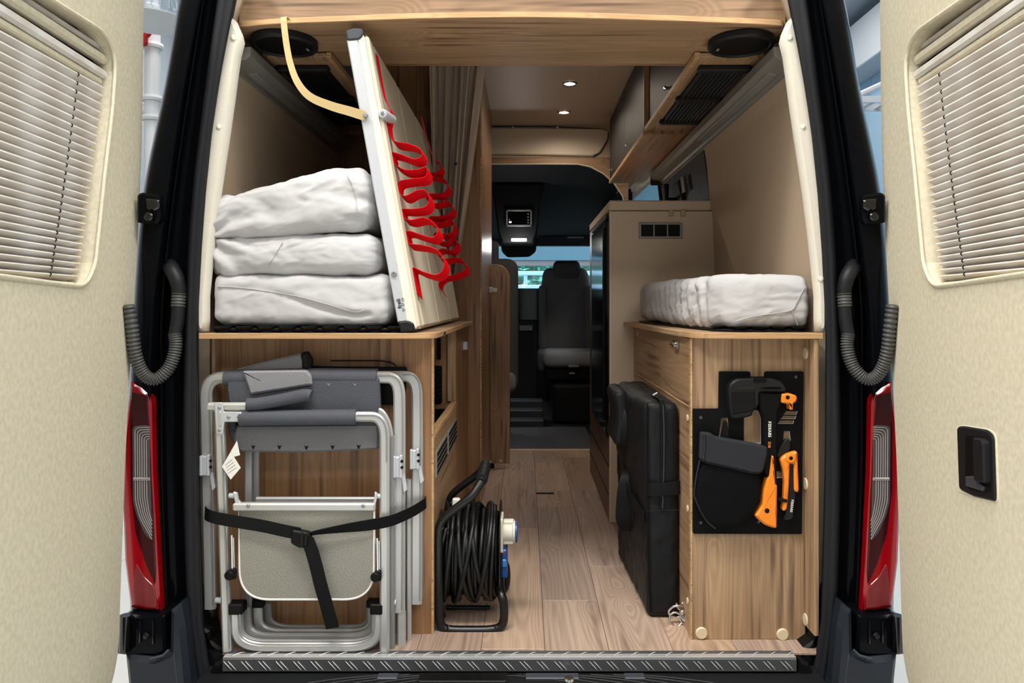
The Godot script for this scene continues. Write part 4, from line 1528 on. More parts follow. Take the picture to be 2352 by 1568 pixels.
# ---------------------------------------------------------------- tall furniture
func tall_units():
	var z := -1.29
	var wa := thing("wardrobe", "tall dark wood wardrobe unit standing left of the aisle", "wardrobe", Vector3(-0.5, 0, -1.8))
	var st := S()
	extrude(st, PackedVector2Array([Vector2(-0.192, 0.0), Vector2(-0.192, 1.92), Vector2(-0.58, 1.92), Vector2(-0.68, 1.82), Vector2(-0.752, 1.62), Vector2(-0.785, 1.45), Vector2(-0.81, 1.2), Vector2(-0.823, 0.9), Vector2(-0.823, 0.0)]), z - 0.016, z)
	obj(st, "rear_panel", M.oak_v2, wa)
	st = S()
	box(st, Vector3(-0.206, 0.0, -2.3), Vector3(-0.190, 1.92, z - 0.016), 0.001)
	obj(st, "side_panel", M.oak_glossy, wa)
	st = S()
	box(st, Vector3(-0.194, 0.0, z - 0.02), Vector3(-0.186, 1.92, z + 0.002), 0.002)
	obj(st, "edge_band", M.edge, wa)
	st = S()
	box(st, Vector3(-0.56, 0.0, -2.3), Vector3(-0.206, 1.92, -2.28), 0.001)
	obj(st, "far_panel", M.oak_v2, wa)
	st = S()
	box(st, W(957, 330, z) + Vector3(0, -0.3, 0), Vector3(W(964, 150, z).x, 1.92, z + 0.01), 0.002)
	obj(st, "vertical_strip", M.oak_v2, wa)
	st = S()
	box(st, Vector3(-0.189, 0.925, -1.99), Vector3(-0.168, 0.955, -1.93), 0.003)
	box(st, Vector3(-0.175, 0.93, -1.98), Vector3(-0.145, 0.95, -1.96), 0.002)
	obj(st, "latch", M.alu_white, wa)
	var pa := thing("partition_panel", "low wooden partition with one rounded corner beside the bench seat", "partition", Vector3(-0.14, 0.0, -2.06))
	st = S()
	var pp := PackedVector2Array([Vector2(-0.187, 0.026), Vector2(-0.083, 0.026)])
	for k in 7:
		var a := PI / 2 * k / 6.0
		pp.append(Vector2(-0.153 + 0.07 * cos(a), 1.007 + 0.07 * sin(a)))
	pp.append(Vector2(-0.187, 1.077))
	extrude(st, pp, -2.08, -2.06, 0.002)
	obj(st, "board", M.oak_v, pa)
	for p in [[1150, 1058], [1126, 1060]]:
		st = S()
		disc(st, W(p[0], p[1], -2.06), Vector3(0, 0, 1), 0.007, 0.003, 0.001, 16)
		obj(st, "screw_cap", M.cap, pa)
	st = S()
	box(st, Vector3(-0.187, 0.0, -2.079), Vector3(-0.165, 0.03, -2.062), 0.001)
	obj(st, "foot", M.black, pa)
	# curtain gathered in front of the wardrobe
	var cu := thing("curtain", "taupe pleated curtain gathered beside the wardrobe behind the bed panel", "curtain", W(1050, 150, -1.2))
	st = S()
	sheet(st, func(u, v):
		var px := lerpf(lerpf(1002, 1046, u), lerpf(984, 1112, u), pow(v, 0.9))
		var w := W(px, lerpf(640, 138, v), -1.2)
		w.z += 0.022 * sin(u * 44.0 + 1.3 * sin(v * 2.0 + u * 9.0)) + 0.012 * sin(u * 21.0 + 1.0)
		w.x += 0.006 * sin(u * 44.0 + 1.2)
		return w, 130, 24)
	obj(st, "cloth", M.curtain, cu)
	st = S()
	sheet(st, func(u, v):
		var w := W(lerpf(984, 1114, u), lerpf(150, 134, v), -1.19)
		w.z += 0.02 * sin(u * 70.0) + 0.006
		return w, 120, 4)
	obj(st, "heading_tape", M.curtain, cu)
	st = S()
	box(st, W(975, 136, -1.19), W(1120, 130, -1.17), 0.002)
	obj(st, "curtain_track", M.beige_edge, cu)
	st = S()
	disc(st, W(1047, 376, -1.17), Vector3(0, 0, 1), 0.006, 0.004, 0.001, 12)
	obj(st, "press_stud", M.cab_trim, cu)
	# beige tower that holds the refrigerator
	z = -1.10
	var to := thing("fridge_tower", "tall beige cabinet with triple switch frame right of the aisle", "cabinet", Vector3(0.55, 0, -1.6))
	st = S()
	box(st, Vector3(0.341, 0.0, z - 0.018), Vector3(0.755, 1.240, z), 0.001)
	obj(st, "rear_panel", M.beige, to)
	st = S()
	box(st, Vector3(0.335, 0.0, z - 0.02), Vector3(0.343, 1.240, z + 0.002), 0.001)
	obj(st, "edge_band", M.beige_edge, to)
	st = S()
	box(st, Vector3(0.333, 1.243, -2.0), Vector3(0.742, 1.283, z + 0.004), 0.005)
	obj(st, "top_board", M.beige, to)
	st = S()
	box(st, Vector3(0.335, 0.0, -2.0), Vector3(0.352, 0.325, z - 0.02), 0.001)
	var pl = obj(st, "side_panel", M.oak_brown, to)
	st = S()
	box(st, Vector3(0.335, 0.327, -2.0), Vector3(0.352, 1.240, -1.765), 0.001)
	obj(st, "side_panel", M.oak_brown, to)
	for y in [0.1, 0.215]:
		st = S()
		box(st, Vector3(0.333, y, -1.98), Vector3(0.338, y + 0.004, z - 0.03), 0.0)
		obj(st, "drawer_joint", M.black, pl)
	st = S()
	box(st, Vector3(0.36, 0.0, -2.02), Vector3(0.742, 1.24, -2.0), 0.0)
	obj(st, "far_panel", M.beige, to)
	st = S()
	extrude(st, round_poly(P2([[1467, 511], [1566, 511], [1566, 548], [1467, 548]], z), 0.003), z, z + 0.008, 0.002)
	var sf = obj(st, "switch_frame", M.grille, to)
	for q in [[1472, 1500], [1503, 1531], [1534, 1561]]:
		st = S()
		box(st, W(q[0], 543, z + 0.002), W(q[1], 516, z + 0.002) + Vector3(0, 0, 0.0075), 0.001)
		obj(st, "blank_insert", M.black, sf)
	for px in [1541, 1568]:
		st = S()
		extrude(st, round_poly(P2([[px - 5, 482], [px + 5, 482], [px + 5, 497], [px - 5, 497]], z), 0.004), z, z + 0.01, 0.002)
		obj(st, "hook", M.lining, to)
	var fr := thing("refrigerator", "black glossy refrigerator door in the side of the beige cabinet", "refrigerator", Vector3(0.33, 0.33, -1.55))
	st = S()
	obox(st, Transform3D(Basis(), Vector3(0.336, 0.775, -1.44)), Vector3(0.028, 0.87, 0.64), 0.01)
	obj(st, "door", M.black_gloss, fr)
	st = S()
	obox(st, Transform3D(Basis(), Vector3(0.336, 1.222, -1.44)), Vector3(0.026, 0.02, 0.64), 0.004)
	obj(st, "control_strip", M.plastic, fr)
	st = S()
	box(st, Vector3(0.312, 0.4, -1.155), Vector3(0.323, 1.18, -1.14), 0.003)
	obj(st, "door_handle", M.black, fr)
	st = S()
	box(st, Vector3(0.36, 0.33, -1.97), Vector3(0.72, 1.235, -1.13), 0.0)
	obj(st, "body", M.black, fr)
	# black wall board with the screen bracket
	var kb := thing("wall_board", "black wall board with a screen bracket above the beige cabinet", "wall board", Vector3(0.73, 1.3, -1.6))
	st = S()
	extrude(st, PackedVector2Array([Vector2(0.752, 1.283), Vector2(0.738, 1.283), Vector2(0.711, 1.487), Vector2(0.725, 1.487)]), -2.05, -1.11, 0.002)
	obj(st, "board", M.lock_dark, kb)
	st = S()
	obox(st, Transform3D(Basis(Vector3(0, 0, 1), 0.13), Vector3(0.715, 1.39, -1.6)), Vector3(0.02, 0.10, 0.16), 0.006)
	obj(st, "bracket_plate", M.plastic, kb)
	st = S()
	tube(st, [Vector3(0.715, 1.36, -1.65), Vector3(0.66, 1.36, -1.62), Vector3(0.66, 1.43, -1.62)], 0.012, 10)
	obj(st, "bracket_arm", M.black, kb)
	st = S()
	obox(st, Transform3D(Basis(Vector3(0, 0, 1), 0.13), Vector3(0.70, 1.40, -1.44)), Vector3(0.006, 0.07, 0.05), 0.002)
	obj(st, "bracket_label", M.grille, kb)

# ---------------------------------------------------------------- the cabinets under the beds
func bed_cabinets():
	var st := S()
	var lc := thing("bed_cabinet", "wooden cabinet under the left bed behind the folded chairs", "cabinet", Vector3(-0.53, 0, -0.6), "cabinets under the beds")
	var top := PackedVector2Array([Vector2(-0.815, 0.0), Vector2(-0.275, 0.0), Vector2(-0.245, 0.012), Vector2(-0.228, 0.04), Vector2(-0.225, 0.08), Vector2(-0.222, 1.28), Vector2(-0.815, 1.28)])
	extrude(st, top, 0.785, 0.7985, 0.001, Transform3D(PLAN, Vector3.ZERO))
	obj(st, "countertop", M.oak, lc)
	st = S()
	bar(st, fillet([Vector3(-0.815, 0.792, 0.001), Vector3(-0.226, 0.792, 0.001), Vector3(-0.223, 0.792, -1.28)], 0.055, 8), 0.004, 0.0142, Vector3.UP)
	obj(st, "edge_band", M.edge, lc)
	st = S()
	box(st, Vector3(-0.812, 0.0, -0.122), Vector3(-0.247, 0.785, -0.107), 0.001)
	obj(st, "rear_panel", M.oak_v2, lc)
	st = S()
	box(st, Vector3(-0.249, 0.0, -0.122), Vector3(-0.2425, 0.785, -0.1055), 0.001)
	obj(st, "edge_band", M.edge, lc)
	st = S()
	box(st, Vector3(-0.815, 0.10, -0.107), Vector3(-0.806, 0.785, -0.07), 0.002)
	obj(st, "end_panel", M.oak_v, lc)
	st = S()
	box(st, Vector3(-0.258, 0.0, -0.76), Vector3(-0.244, 0.515, -0.122), 0.001)
	var ap = obj(st, "aisle_panel", M.oak, lc)
	st = S()
	box(st, Vector3(-0.262, 0.515, -0.76), Vector3(-0.241, 0.528, -0.122), 0.001)
	obj(st, "sill", M.edge, lc)
	st = S()
	box(st, Vector3(-0.50, 0.50, -0.775), Vector3(-0.247, 0.785, -0.76), 0.001)
	var ip = obj(st, "inner_panel", M.oak_v2, lc)
	st = S()
	box(st, Vector3(-0.275, 0.528, -0.76), Vector3(-0.246, 0.785, -0.752), 0.001)
	obj(st, "post", M.oak_v, lc)
	st = S()
	box(st, W(990, 925, -0.758), W(1015, 840, -0.75), 0.002)
	obj(st, "black_vent", M.black, ip)
	for k in 8:
		st = S()
		var y0 := 846.0 + k * 10.0
		bar(st, [W(992, y0 + 6, -0.748), W(1014, y0 - 4, -0.748)], 0.004, 0.005, Vector3(0, 0, 1))
		obj(st, "slat", M.plastic, ip)
	st = S()
	extrude(st, round_poly(P2([[1004, 775], [1012, 775], [1012, 826], [1004, 826]], -0.752), 0.005), -0.759, -0.751, 0.001)
	obj(st, "slot", M.black, ip)
	# aisle vents
	for q in [[-0.155, -0.425, 0.400, 0.472], [-0.465, -0.735, 0.400, 0.472]]:
		st = S()
		box(st, Vector3(-0.246, q[2], q[1]), Vector3(-0.240, q[3], q[0]), 0.001)
		var gr = obj(st, "vent_plate", M.grille, ap)
		for r in 4:
			for k in 9:
				st = S()
				var zz := lerpf(q[0] - 0.02, q[1] + 0.02, k / 8.0)
				var yy := lerpf(q[2] + 0.012, q[3] - 0.012, r / 3.0)
				box(st, Vector3(-0.242, yy - 0.005, zz - 0.011), Vector3(-0.2393, yy + 0.005, zz + 0.011), 0.0)
				obj(st, "vent_hole", M.black, ap)
	st = S()
	box(st, Vector3(-0.258, 0.0, -1.285), Vector3(-0.244, 0.782, -0.763), 0.001)
	var dr = obj(st, "door", M.oak_v2, lc)
	st = S()
	box(st, Vector3(-0.245, 0.69, -1.06), Vector3(-0.226, 0.722, -1.03), 0.003)
	obj(st, "latch", M.alu_white, dr)
	for p in [[-0.224, 0.792, -0.17], [-0.221, 0.792, -1.22]]:
		st = S()
		obox(st, Transform3D(Basis(), Vector3(p[0], p[1], p[2])), Vector3(0.008, 0.011, 0.05), 0.002)
		obj(st, "catch", M.chrome, lc)
	for p in [[500, 817], [500, 1015]]:
		st = S()
		disc(st, W(p[0], p[1], -0.107), Vector3(0, 0, 1), 0.012, 0.004, 0.002)
		obj(st, "screw_cap", M.oak_v2, lc)
	# right
	var rc := thing("bed_cabinet", "wooden cabinet under the right bed carrying the black tool board", "cabinet", Vector3(0.59, 0, -0.6), "cabinets under the beds")
	var topr := PackedVector2Array([Vector2(0.742, 0.0), Vector2(0.50, 0.0), Vector2(0.452, 0.012), Vector2(0.424, 0.06), Vector2(0.413, 0.14), Vector2(0.392, 1.09), Vector2(0.742, 1.09)])
	st = S()
	extrude(st, topr, 0.785, 0.7985, 0.001, Transform3D(PLAN, Vector3.ZERO))
	obj(st, "countertop", M.oak, rc)
	st = S()
	bar(st, fillet([Vector3(0.742, 0.792, 0.001), Vector3(0.424, 0.792, 0.001), Vector3(0.391, 0.792, -1.09)], 0.09, 9), 0.004, 0.0142, Vector3.UP)
	obj(st, "edge_band", M.edge, rc)
	st = S()
	box(st, Vector3(0.432, 0.0, -0.09), Vector3(0.728, 0.785, -0.074), 0.001)
	obj(st, "rear_panel", M.oak_v, rc)
	st = S()
	box(st, Vector3(0.4285, 0.0, -0.09), Vector3(0.434, 0.785, -0.0725), 0.001)
	obj(st, "edge_band", M.edge, rc)
	st = S()
	box(st, Vector3(0.723, 0.04, -0.074), Vector3(0.735, 0.785, -0.002), 0.002)
	var ep = obj(st, "end_panel", M.oak_v, rc)
	for y in [0.745, 0.408, 0.058]:
		st = S()
		disc(st, Vector3(0.724, y, -0.06), Vector3(-1, 0, 0), 0.0155, 0.004, 0.002)
		obj(st, "screw_cap", M.cap, ep)
	for p in [[1611, 1453], [1797, 1456]]:
		st = S()
		disc(st, W(p[0], p[1], -0.074), Vector3(0, 0, 1), 0.0158, 0.005, 0.0025)
		obj(st, "screw_cap", M.cap, rc)
	st = S()
	box(st, Vector3(0.43, 0.602, -1.09), Vector3(0.445, 0.782, -0.094), 0.002)
	var dw = obj(st, "drawer", M.oak, rc)
	st = S()
	box(st, Vector3(0.4285, 0.598, -1.09), Vector3(0.446, 0.6035, -0.094), 0.001)
	obj(st, "edge_band", M.edge, rc)
	st = S()
	obox(st, Transform3D(Basis(), Vector3(0.425, 0.757, -0.245)), Vector3(0.008, 0.022, 0.06), 0.002)
	disc(st, Vector3(0.43, 0.757, -0.245), Vector3(-1, 0, 0), 0.011, 0.016, 0.003)
	bar(st, [Vector3(0.416, 0.757, -0.275), Vector3(0.416, 0.757, -0.215)], 0.008, 0.006, Vector3.UP)
	obj(st, "latch", M.chrome, dw)
	st = S()
	disc(st, Vector3(0.43, 0.757, -0.98), Vector3(-1, 0, 0), 0.01, 0.004, 0.002)
	obj(st, "screw_cap", M.cap, dw)
	st = S()
	box(st, Vector3(0.4305, 0.0, -1.09), Vector3(0.445, 0.596, -0.092), 0.002)
	var lp = obj(st, "aisle_panel", M.oak, rc)
	for y in [0.57, 0.33, 0.085]:
		st = S()
		disc(st, Vector3(0.4305, y, -0.112), Vector3(-1, 0, 0), 0.009, 0.003, 0.001, 16)
		obj(st, "screw_cap", M.cap, lp)

# ---------------------------------------------------------------- bedding
func strip(st, pts: Array, ws, th: float):
	# a flat band: ws is one width vector or one for each point
	var tg := tangents(pts, false)
	var loops := []
	for i in pts.size():
		var w: Vector3 = ws[i] if ws is Array else ws
		var n: Vector3 = tg[i].cross(w).normalized() * th / 2
		loops.append([pts[i] - w / 2 - n, pts[i] + w / 2 - n, pts[i] + w / 2 + n, pts[i] - w / 2 + n])
	for k in 4:
		st.set_smooth_group(10 + k)
		for i in loops.size() - 1:
			var p = loops[i]
			var q = loops[i + 1]
			var l := (k + 1) % 4
			quad(st, p[k], q[k], q[l], p[l])
	st.set_smooth_group(-1)
	for e in [0, loops.size() - 1]:
		tri(st, loops[e][0], loops[e][1], loops[e][2])
		tri(st, loops[e][0], loops[e][2], loops[e][3])

func wrinkle(p: Vector3, f: Vector3, sd := 0.0) -> float:
	var q := Vector3(p.x * f.x, p.y * f.y, p.z * f.z)
	q += Vector3(nz.get_noise_3d(q.x * 0.5 + sd, q.y * 0.5, q.z * 0.5), nz.get_noise_3d(q.x * 0.5, q.y * 0.5 + sd + 9.0, q.z * 0.5), 0) * 0.8
	return 1.0 - 2.0 * absf(nz.get_noise_3d(q.x, q.y + sd, q.z))

func on_cloth(list, fn: Callable, ctr: Vector3, hy: float, hz: float) -> Array:
	# a line of pixels laid onto the front of a soft box
	var out := []
	for q in cat(P3(list, -0.03), 5):
		var p := Vector3(q.x - ctr.x, clampf(q.y - ctr.y, -hy * 0.9, hy * 0.9), hz)
		var r := Vector3()
		for k in 6:
			r = fn.call(p, Vector3(0, 0, 1))
			p.y = clampf(p.y + (q.y - r.y) * 0.8, -hy, hy)
			p.x += (q.x - r.x) * 0.8
		out.append(r + Vector3(0, 0, 0.0006))
	return out

func bed():
	var st := S()
	# left: spring base and mattress
	var sb := thing("spring_base", "black plastic spring base under the stacked left mattresses", "spring base", Vector3(-0.55, 0.8, -0.6), "black spring bases")
	st = S()
	box(st, Vector3(-0.795, 0.802, -1.2), Vector3(-0.326, 0.811, -0.03), 0.003)
	obj(st, "grid_plate", M.black, sb)
	for k in 9:
		st = S()
		lathe(st, [[0.0, 0.0], [0.02, 0.0], [0.012, 0.005], [0.024, 0.016], [0.0, 0.016]], Transform3D(Basis(), Vector3(-0.77 + k * 0.055, 0.799, -0.035)), 12)
		obj(st, "spring", M.plastic, sb)
	var m1 := thing("mattress", "single thick mattress in white fitted cover, lowest of the left stack", "mattress", Vector3(-0.57, 0.815, -0.6))
	st = S()
	var f1 := func(p, d):
		var q: Vector3 = Vector3(-0.573, 0.881, -0.595) + p
		var u: float = (p.x + 0.227) / 0.454
		var v: float = (p.y + 0.0645) / 0.129
		q.y += 0.006 * (1.0 - u) * v + 0.003 * nz.get_noise_2d(q.x * 8.0, q.z * 4.0)
		# a long soft tuck falling from the upper left to the lower right, deepest at its end
		var line: float = v - lerpf(0.78, 0.22, smoothstep(0.1, 0.85, u)) 
		var tuck: float = exp(-line * line * 260.0) * smoothstep(0.12, 0.85, u) * (1.0 - smoothstep(0.86, 0.93, u))
		q += d * (0.0048 * wrinkle(q, Vector3(5, 9, 5), 1.0) - 0.009 * tuck + 0.004 * exp(-pow(line - 0.12, 2.0) * 90.0) * smoothstep(0.2, 0.8, u))
		return q
	softbox(st, Vector3(0.227, 0.0645, 0.56), 0.03, [70, 34, 20], f1)
	obj(st, "cover", M.sheet, m1)
	st = S()
	tube(st, on_cloth([[500, 658], [545, 660], [600, 667], [680, 680], [760, 701], [812, 716], [836, 713]], f1, Vector3(-0.573, 0.881, -0.595), 0.0645, 0.56), 0.0017, 6)
	obj(st, "seam", M.seam, m1)
	var m2 := thing("folded_mattress", "thin mattress in white cover folded double on top of the left stack", "mattress", Vector3(-0.57, 0.947, -0.6))
	var fold := func(q: Vector3, d: Vector3, sd: float) -> Vector3:
		var away := Vector2((q.x + 0.795) / 0.3, (q.y - 1.045) / 0.16)
		var near := exp(-away.length_squared() * 1.6)
		var ang := atan2(q.y - 1.045, q.x + 0.83)
		var amp := 0.0022 + 0.006 * near
		var ray := sin(ang * 13.0 + 3.0 * nz.get_noise_2d(q.x * 6.0, q.y * 6.0 + sd))
		return d * (0.006 * wrinkle(q, Vector3(3.4, 11, 4), sd) + amp * ray * 0.7)
	st = S()
	var f2 := func(p, d):
		var q: Vector3 = Vector3(-0.590, 0.998, -0.59) + p
		var u: float = (p.x + 0.218) / 0.436
		q.y += 0.012 * (1.0 - smoothstep(0.0, 0.35, u)) * (p.y / 0.052) 
		return q + fold.call(q, d, 4.0)
	softbox(st, Vector3(0.218, 0.052, 0.56), 0.042, [80, 34, 20], f2)
	obj(st, "lower_half", M.sheet, m2)
	st = S()
	var f3 := func(p, d):
		var u: float = (p.x + 0.211) / 0.422
		var v: float = (p.y + 0.056) / 0.112
		var q: Vector3 = Vector3(-0.601 + p.x, 0, -0.585 + p.z)
		var bot := lerpf(1.03, 1.062, smoothstep(0.1, 0.9, u))
		var top := lerpf(1.140, 1.222, pow(smoothstep(-0.2, 0.92, u), 1.4)) - 0.010 * smoothstep(0.9, 1.0, u)
		q.y = lerpf(bot, top, v)
		return q + fold.call(q, d, 8.0)
	softbox(st, Vector3(0.211, 0.056, 0.56), 0.040, [80, 36, 20], f3)
	obj(st, "upper_half", M.sheet, m2)
	st = S()
	softbox(st, Vector3(0.062, 0.082, 0.555), 0.055, [30, 44, 12], func(p, d):
		var q: Vector3 = Vector3(-0.749, 1.041, -0.594) + p
		var hub := Vector2(q.x + 0.772, q.y - 1.036)
		var ang := atan2(hub.y, hub.x)
		return q + d * (0.005 * sin(ang * 9.0 + hub.length() * 30.0) * smoothstep(0.005, 0.04, hub.length()) - 0.012 * exp(-hub.length_squared() * 1500.0)))
	obj(st, "fold_roll", M.sheet, m2)
	st = S()
	tube(st, on_cloth([[800, 405], [810, 425], [817, 450], [821, 475], [824, 488]], f3, Vector3(-0.601, 1.13, -0.585), 0.056, 0.56), 0.0014, 6)
	obj(st, "seam", M.seam, m2)
	st = S()
	tube(st, on_cloth([[650, 556], [642, 572], [628, 596], [616, 610]], f2, Vector3(-0.590, 0.998, -0.59), 0.052, 0.56), 0.0014, 6)
	obj(st, "seam", M.seam, m2)
	# right: spring base and mattress
	var sr := thing("spring_base", "black plastic spring base under the right mattress", "spring base", Vector3(0.6, 0.8, -0.55), "black spring bases")
	st = S()
	extrude(st, PackedVector2Array([Vector2(0.738, 0.08), Vector2(0.54, 0.08), Vector2(0.50, 0.12), Vector2(0.45, 0.75), Vector2(0.44, 1.02), Vector2(0.738, 1.02)]), 0.800, 0.806, 0.002, Transform3D(PLAN, Vector3.ZERO))
	obj(st, "grid_plate", M.black, sr)
	for k in 8:
		st = S()
		var sp := Vector3(0.71 - k * 0.05, 0.799, -0.09) if k < 4 else Vector3(0.515 - (k - 4) * 0.016, 0.799, -0.13 - (k - 4) * 0.2)
		lathe(st, [[0.0, 0.0], [0.02, 0.0], [0.012, 0.005], [0.024, 0.014], [0.0, 0.014]], Transform3D(Basis(), sp), 12)
		obj(st, "spring", M.plastic, sr)
	var m3 := thing("mattress", "single mattress in white ruched cover on the right bed", "mattress", Vector3(0.6, 0.812, -0.55))
	st = S()
	softbox(st, Vector3(0.13, 0.068, 0.46), 0.032, [36, 34, 90], func(p, d):
		var z: float = -0.535 + p.z
		var u: float = (p.x + 0.13) / 0.26
		var k := 0.57
		var cs := [[-0.075, 0.57], [-0.10, 0.525], [-0.15, 0.497], [-0.3, 0.474], [-0.6, 0.454], [-0.85, 0.438], [-1.0, 0.44]]
		for i in cs.size() - 1:
			if z <= cs[i][0] and z >= cs[i + 1][0] - 0.01:
				k = lerpf(cs[i][1], cs[i + 1][1], (cs[i][0] - z) / (cs[i][0] - cs[i + 1][0]))
		var q := Vector3(lerpf(k, 0.742, u), 0.879 + p.y, z)
		var v: float = (p.y + 0.068) / 0.136
		# lower hem droops; ruched folds run down the aisle side where the elastic gathers
		var side := clampf(-d.x, 0.0, 1.0)
		var gath := smoothstep(-0.8, -0.4, z) * (1.0 - smoothstep(-0.19, -0.14, z))
		q.y += 0.004 * nz.get_noise_2d(q.x * 9.0, z * 5.0) * v
		q += d * (0.004 * wrinkle(q, Vector3(6, 10, 6), 3.0) + side * gath * 0.0065 * (sin(z * 95.0 + v * 5.0 + 3.0 * nz.get_noise_2d(z * 4.0, v * 2.0)) + 0.5 * sin(z * 210.0 + v * 8.0)))
		if v < 0.2:
			q.y += 0.004 * sin(z * 40.0) * side - 0.006 * gath * (0.2 - v) * 5.0
		return q)
	obj(st, "cover", M.sheet, m3)
	st = S()
	tube(st, cat(P3([[1690, 738, -0.072], [1730, 727, -0.07], [1775, 720, -0.07], [1818, 712, -0.07], [1832, 690, -0.07], [1846, 664, -0.072]], 0.0), 6), 0.0016, 6)
	obj(st, "seam", M.seam, m3)
	st = S()
	tube(st, cat(P3([[1818, 712, -0.07], [1826, 730, -0.07], [1832, 746, -0.072]], 0.0), 6), 0.0014, 6)
	obj(st, "seam", M.seam, m3)
	bed_panel()

func bed_panel():
	var bp := thing("slatted_bed", "tilted bed slat panel with grey side rail and red webbing loops", "bed panel", W(950, 765, -0.5))
	var st := S()
	extrude(st, P2([[796, 92], [821, 90], [936, 738], [913, 740]], -0.015), -0.055, -0.015, 0.003)
	var pr = obj(st, "side_rail", M.alu_white, bp)
	st = S()
	extrude(st, round_poly(P2([[793, 70], [812, 64], [832, 65], [834, 80], [826, 90], [797, 93]], -0.013), 0.006), -0.06, -0.012, 0.004)
	obj(st, "end_cap", M.plastic_grey, bp)
	st = S()
	extrude(st, round_poly(P2([[913, 739], [937, 736], [950, 742], [954, 760], [920, 766]], -0.012), 0.005), -0.06, -0.011, 0.004)
	obj(st, "end_cap", M.plastic, bp)
	st = S()
	extrude(st, round_poly(P2([[820, 84], [833, 76], [838, 90], [958, 752], [950, 760], [936, 752]], -0.02), 0.004), -0.045, -0.0165, 0.003)
	obj(st, "felt_edge", M.felt, bp)
	st = S()
	var core := P2([[822, 78], [836, 70], [956, 757], [934, 757]], -0.02)
	extrude(st, core, -1.14, -0.045, 0.003)
	obj(st, "slab", M.canvas, bp)
	# quilted boards on the side that faces the aisle
	var a := W(838, 82, -0.02)
	var b := W(957, 752, -0.02)
	var e := (b - a).normalized()
	var n := Vector3(-e.y, e.x, 0)
	var L := a.distance_to(b)
	for q in [[-0.024, -0.075], [-0.095, -0.43], [-0.45, -0.80], [-0.82, -1.13]]:
		st = S()
		obox(st, Transform3D(Basis(e, n, e.cross(n)), a + e * L / 2 + n * 0.002 + Vector3(0, 0, (q[0] + q[1]) / 2 + 0.02)), Vector3(L, 0.012, q[0] - q[1]), 0.005)
		obj(st, "quilted_board", M.canvas, bp)
	# red webbing: two rows of loose loops
	var w := Vector3(0.34, -0.50, -0.80).normalized() * 0.033
	var rows := [[[857, 128], [865, 178], [885, 228], [901, 260], [896, 283], [881, 291], [890, 314], [912, 333], [947, 340], [972, 352], [974, 368], [957, 374], [928, 364], [904, 359], [895, 368], [904, 383], [935, 398], [965, 398], [985, 393], [983, 414], [955, 419], [926, 424], [908, 436], [913, 452], [938, 458], [964, 446], [983, 446], [992, 464], [984, 482], [956, 488], [928, 488], [917, 494], [928, 508], [952, 513], [978, 508], [1001, 518], [1012, 538], [1000, 553], [974, 547], [950, 539], [933, 541], [929, 553], [944, 566], [978, 571], [1009, 581], [1025, 604], [1024, 625], [1008, 638], [980, 632], [957, 622], [945, 629], [946, 648], [955, 682]],
		[[968, 268], [980, 318], [997, 366], [1011, 377], [1017, 390], [1007, 402], [985, 405], [1000, 410], [1025, 418], [1033, 436], [1020, 451], [992, 452], [985, 464], [1005, 474], [1030, 467], [1043, 480], [1038, 496], [1013, 503], [992, 504], [994, 516], [1020, 516], [1038, 509], [1047, 522], [1041, 541], [1020, 543], [1003, 541], [1005, 556], [1030, 561], [1045, 550], [1054, 565], [1043, 580], [1020, 577], [1008, 586], [1022, 601], [1050, 597], [1070, 606], [1073, 624], [1050, 636], [1022, 643], [1012, 660], [1022, 676]]]
	var k := 0
	for row in rows:
		var z: float = [-0.085, -0.62][k]
		var pts := []
		for q in row:
			var p := W(q[0], q[1], z)
			# keep the webbing outside the panel's face
			var h := (p - (a + Vector3(0, 0, z))).dot(n)
			if h < 0.012:
				p += n * (0.012 - h)
			pts.append(p)
		st = S()
		var line := cat(pts, 7)
		var wv := []
		for i in line.size():
			wv.append(w * lerpf(0.4, 0.98, smoothstep(14.0, 34.0, float(i))))
		strip(st, line, wv, 0.0016)
		obj(st, "red_webbing", M.red, bp)
		k += 1
	st = S()
	var g0 := W(879, 261, -0.012)
	var g1 := W(900, 275, -0.10)
	tube(st, [g0.lerp(g1, 0.0), g0.lerp(g1, 0.06), g0.lerp(g1, 1.0)], [0.0095, 0.0125, 0.0125], 20)
	var pin = obj(st, "pivot_pin", M.alu_white, bp)
	st = S()
	disc(st, g0, (g0 - g1), 0.0055, 0.002, 0.001, 16)
	obj(st, "pin_screw", M.chrome, pin)
	for q in [[905, 629], [838, 265]]:
		st = S()
		lathe(st, [[0.0075, 0.0], [0.0075, 0.002], [0.006, 0.004], [0.003, 0.004], [0.003, 0.002], [0.0, 0.002]], Transform3D(Basis(Vector3(1, 0, 0), Vector3(0, 0, 1), Vector3(0, -1, 0)), W(q[0], q[1], -0.015)), 18)
		obj(st, "bolt", M.alu_dark, bp)
	var dirv := (W(932, 700, -0.014) - W(926, 665, -0.014)).normalized()
	var up := Vector3(-dirv.y, dirv.x, 0) * -1.0
	text(bp, "rail_lettering", "froli", "Droid Sans", 0.0125, Transform3D(Basis(-dirv, up, Vector3(0, 0, 1)), W(917, 697, -0.0145)), M.black)
	for p in [[926, 687], [926, 699], [928, 711]]:
		st = S()
		bar(st, [W(p[0] - 3, p[1] - 3, -0.0145), W(p[0] + 3, p[1], -0.0145), W(p[0] - 3, p[1] + 4, -0.0145), W(p[0] - 3, p[1] - 3, -0.0145)], 0.001, 0.001, Vector3(0, 0, 1))
		obj(st, "triangle_mark", M.black, bp)
	# retaining strap
	var ys := thing("retaining_strap", "yellow webbing strap from the rear shelf to the tilted bed panel", "strap", W(838, 266, -0.01))
	st = S()
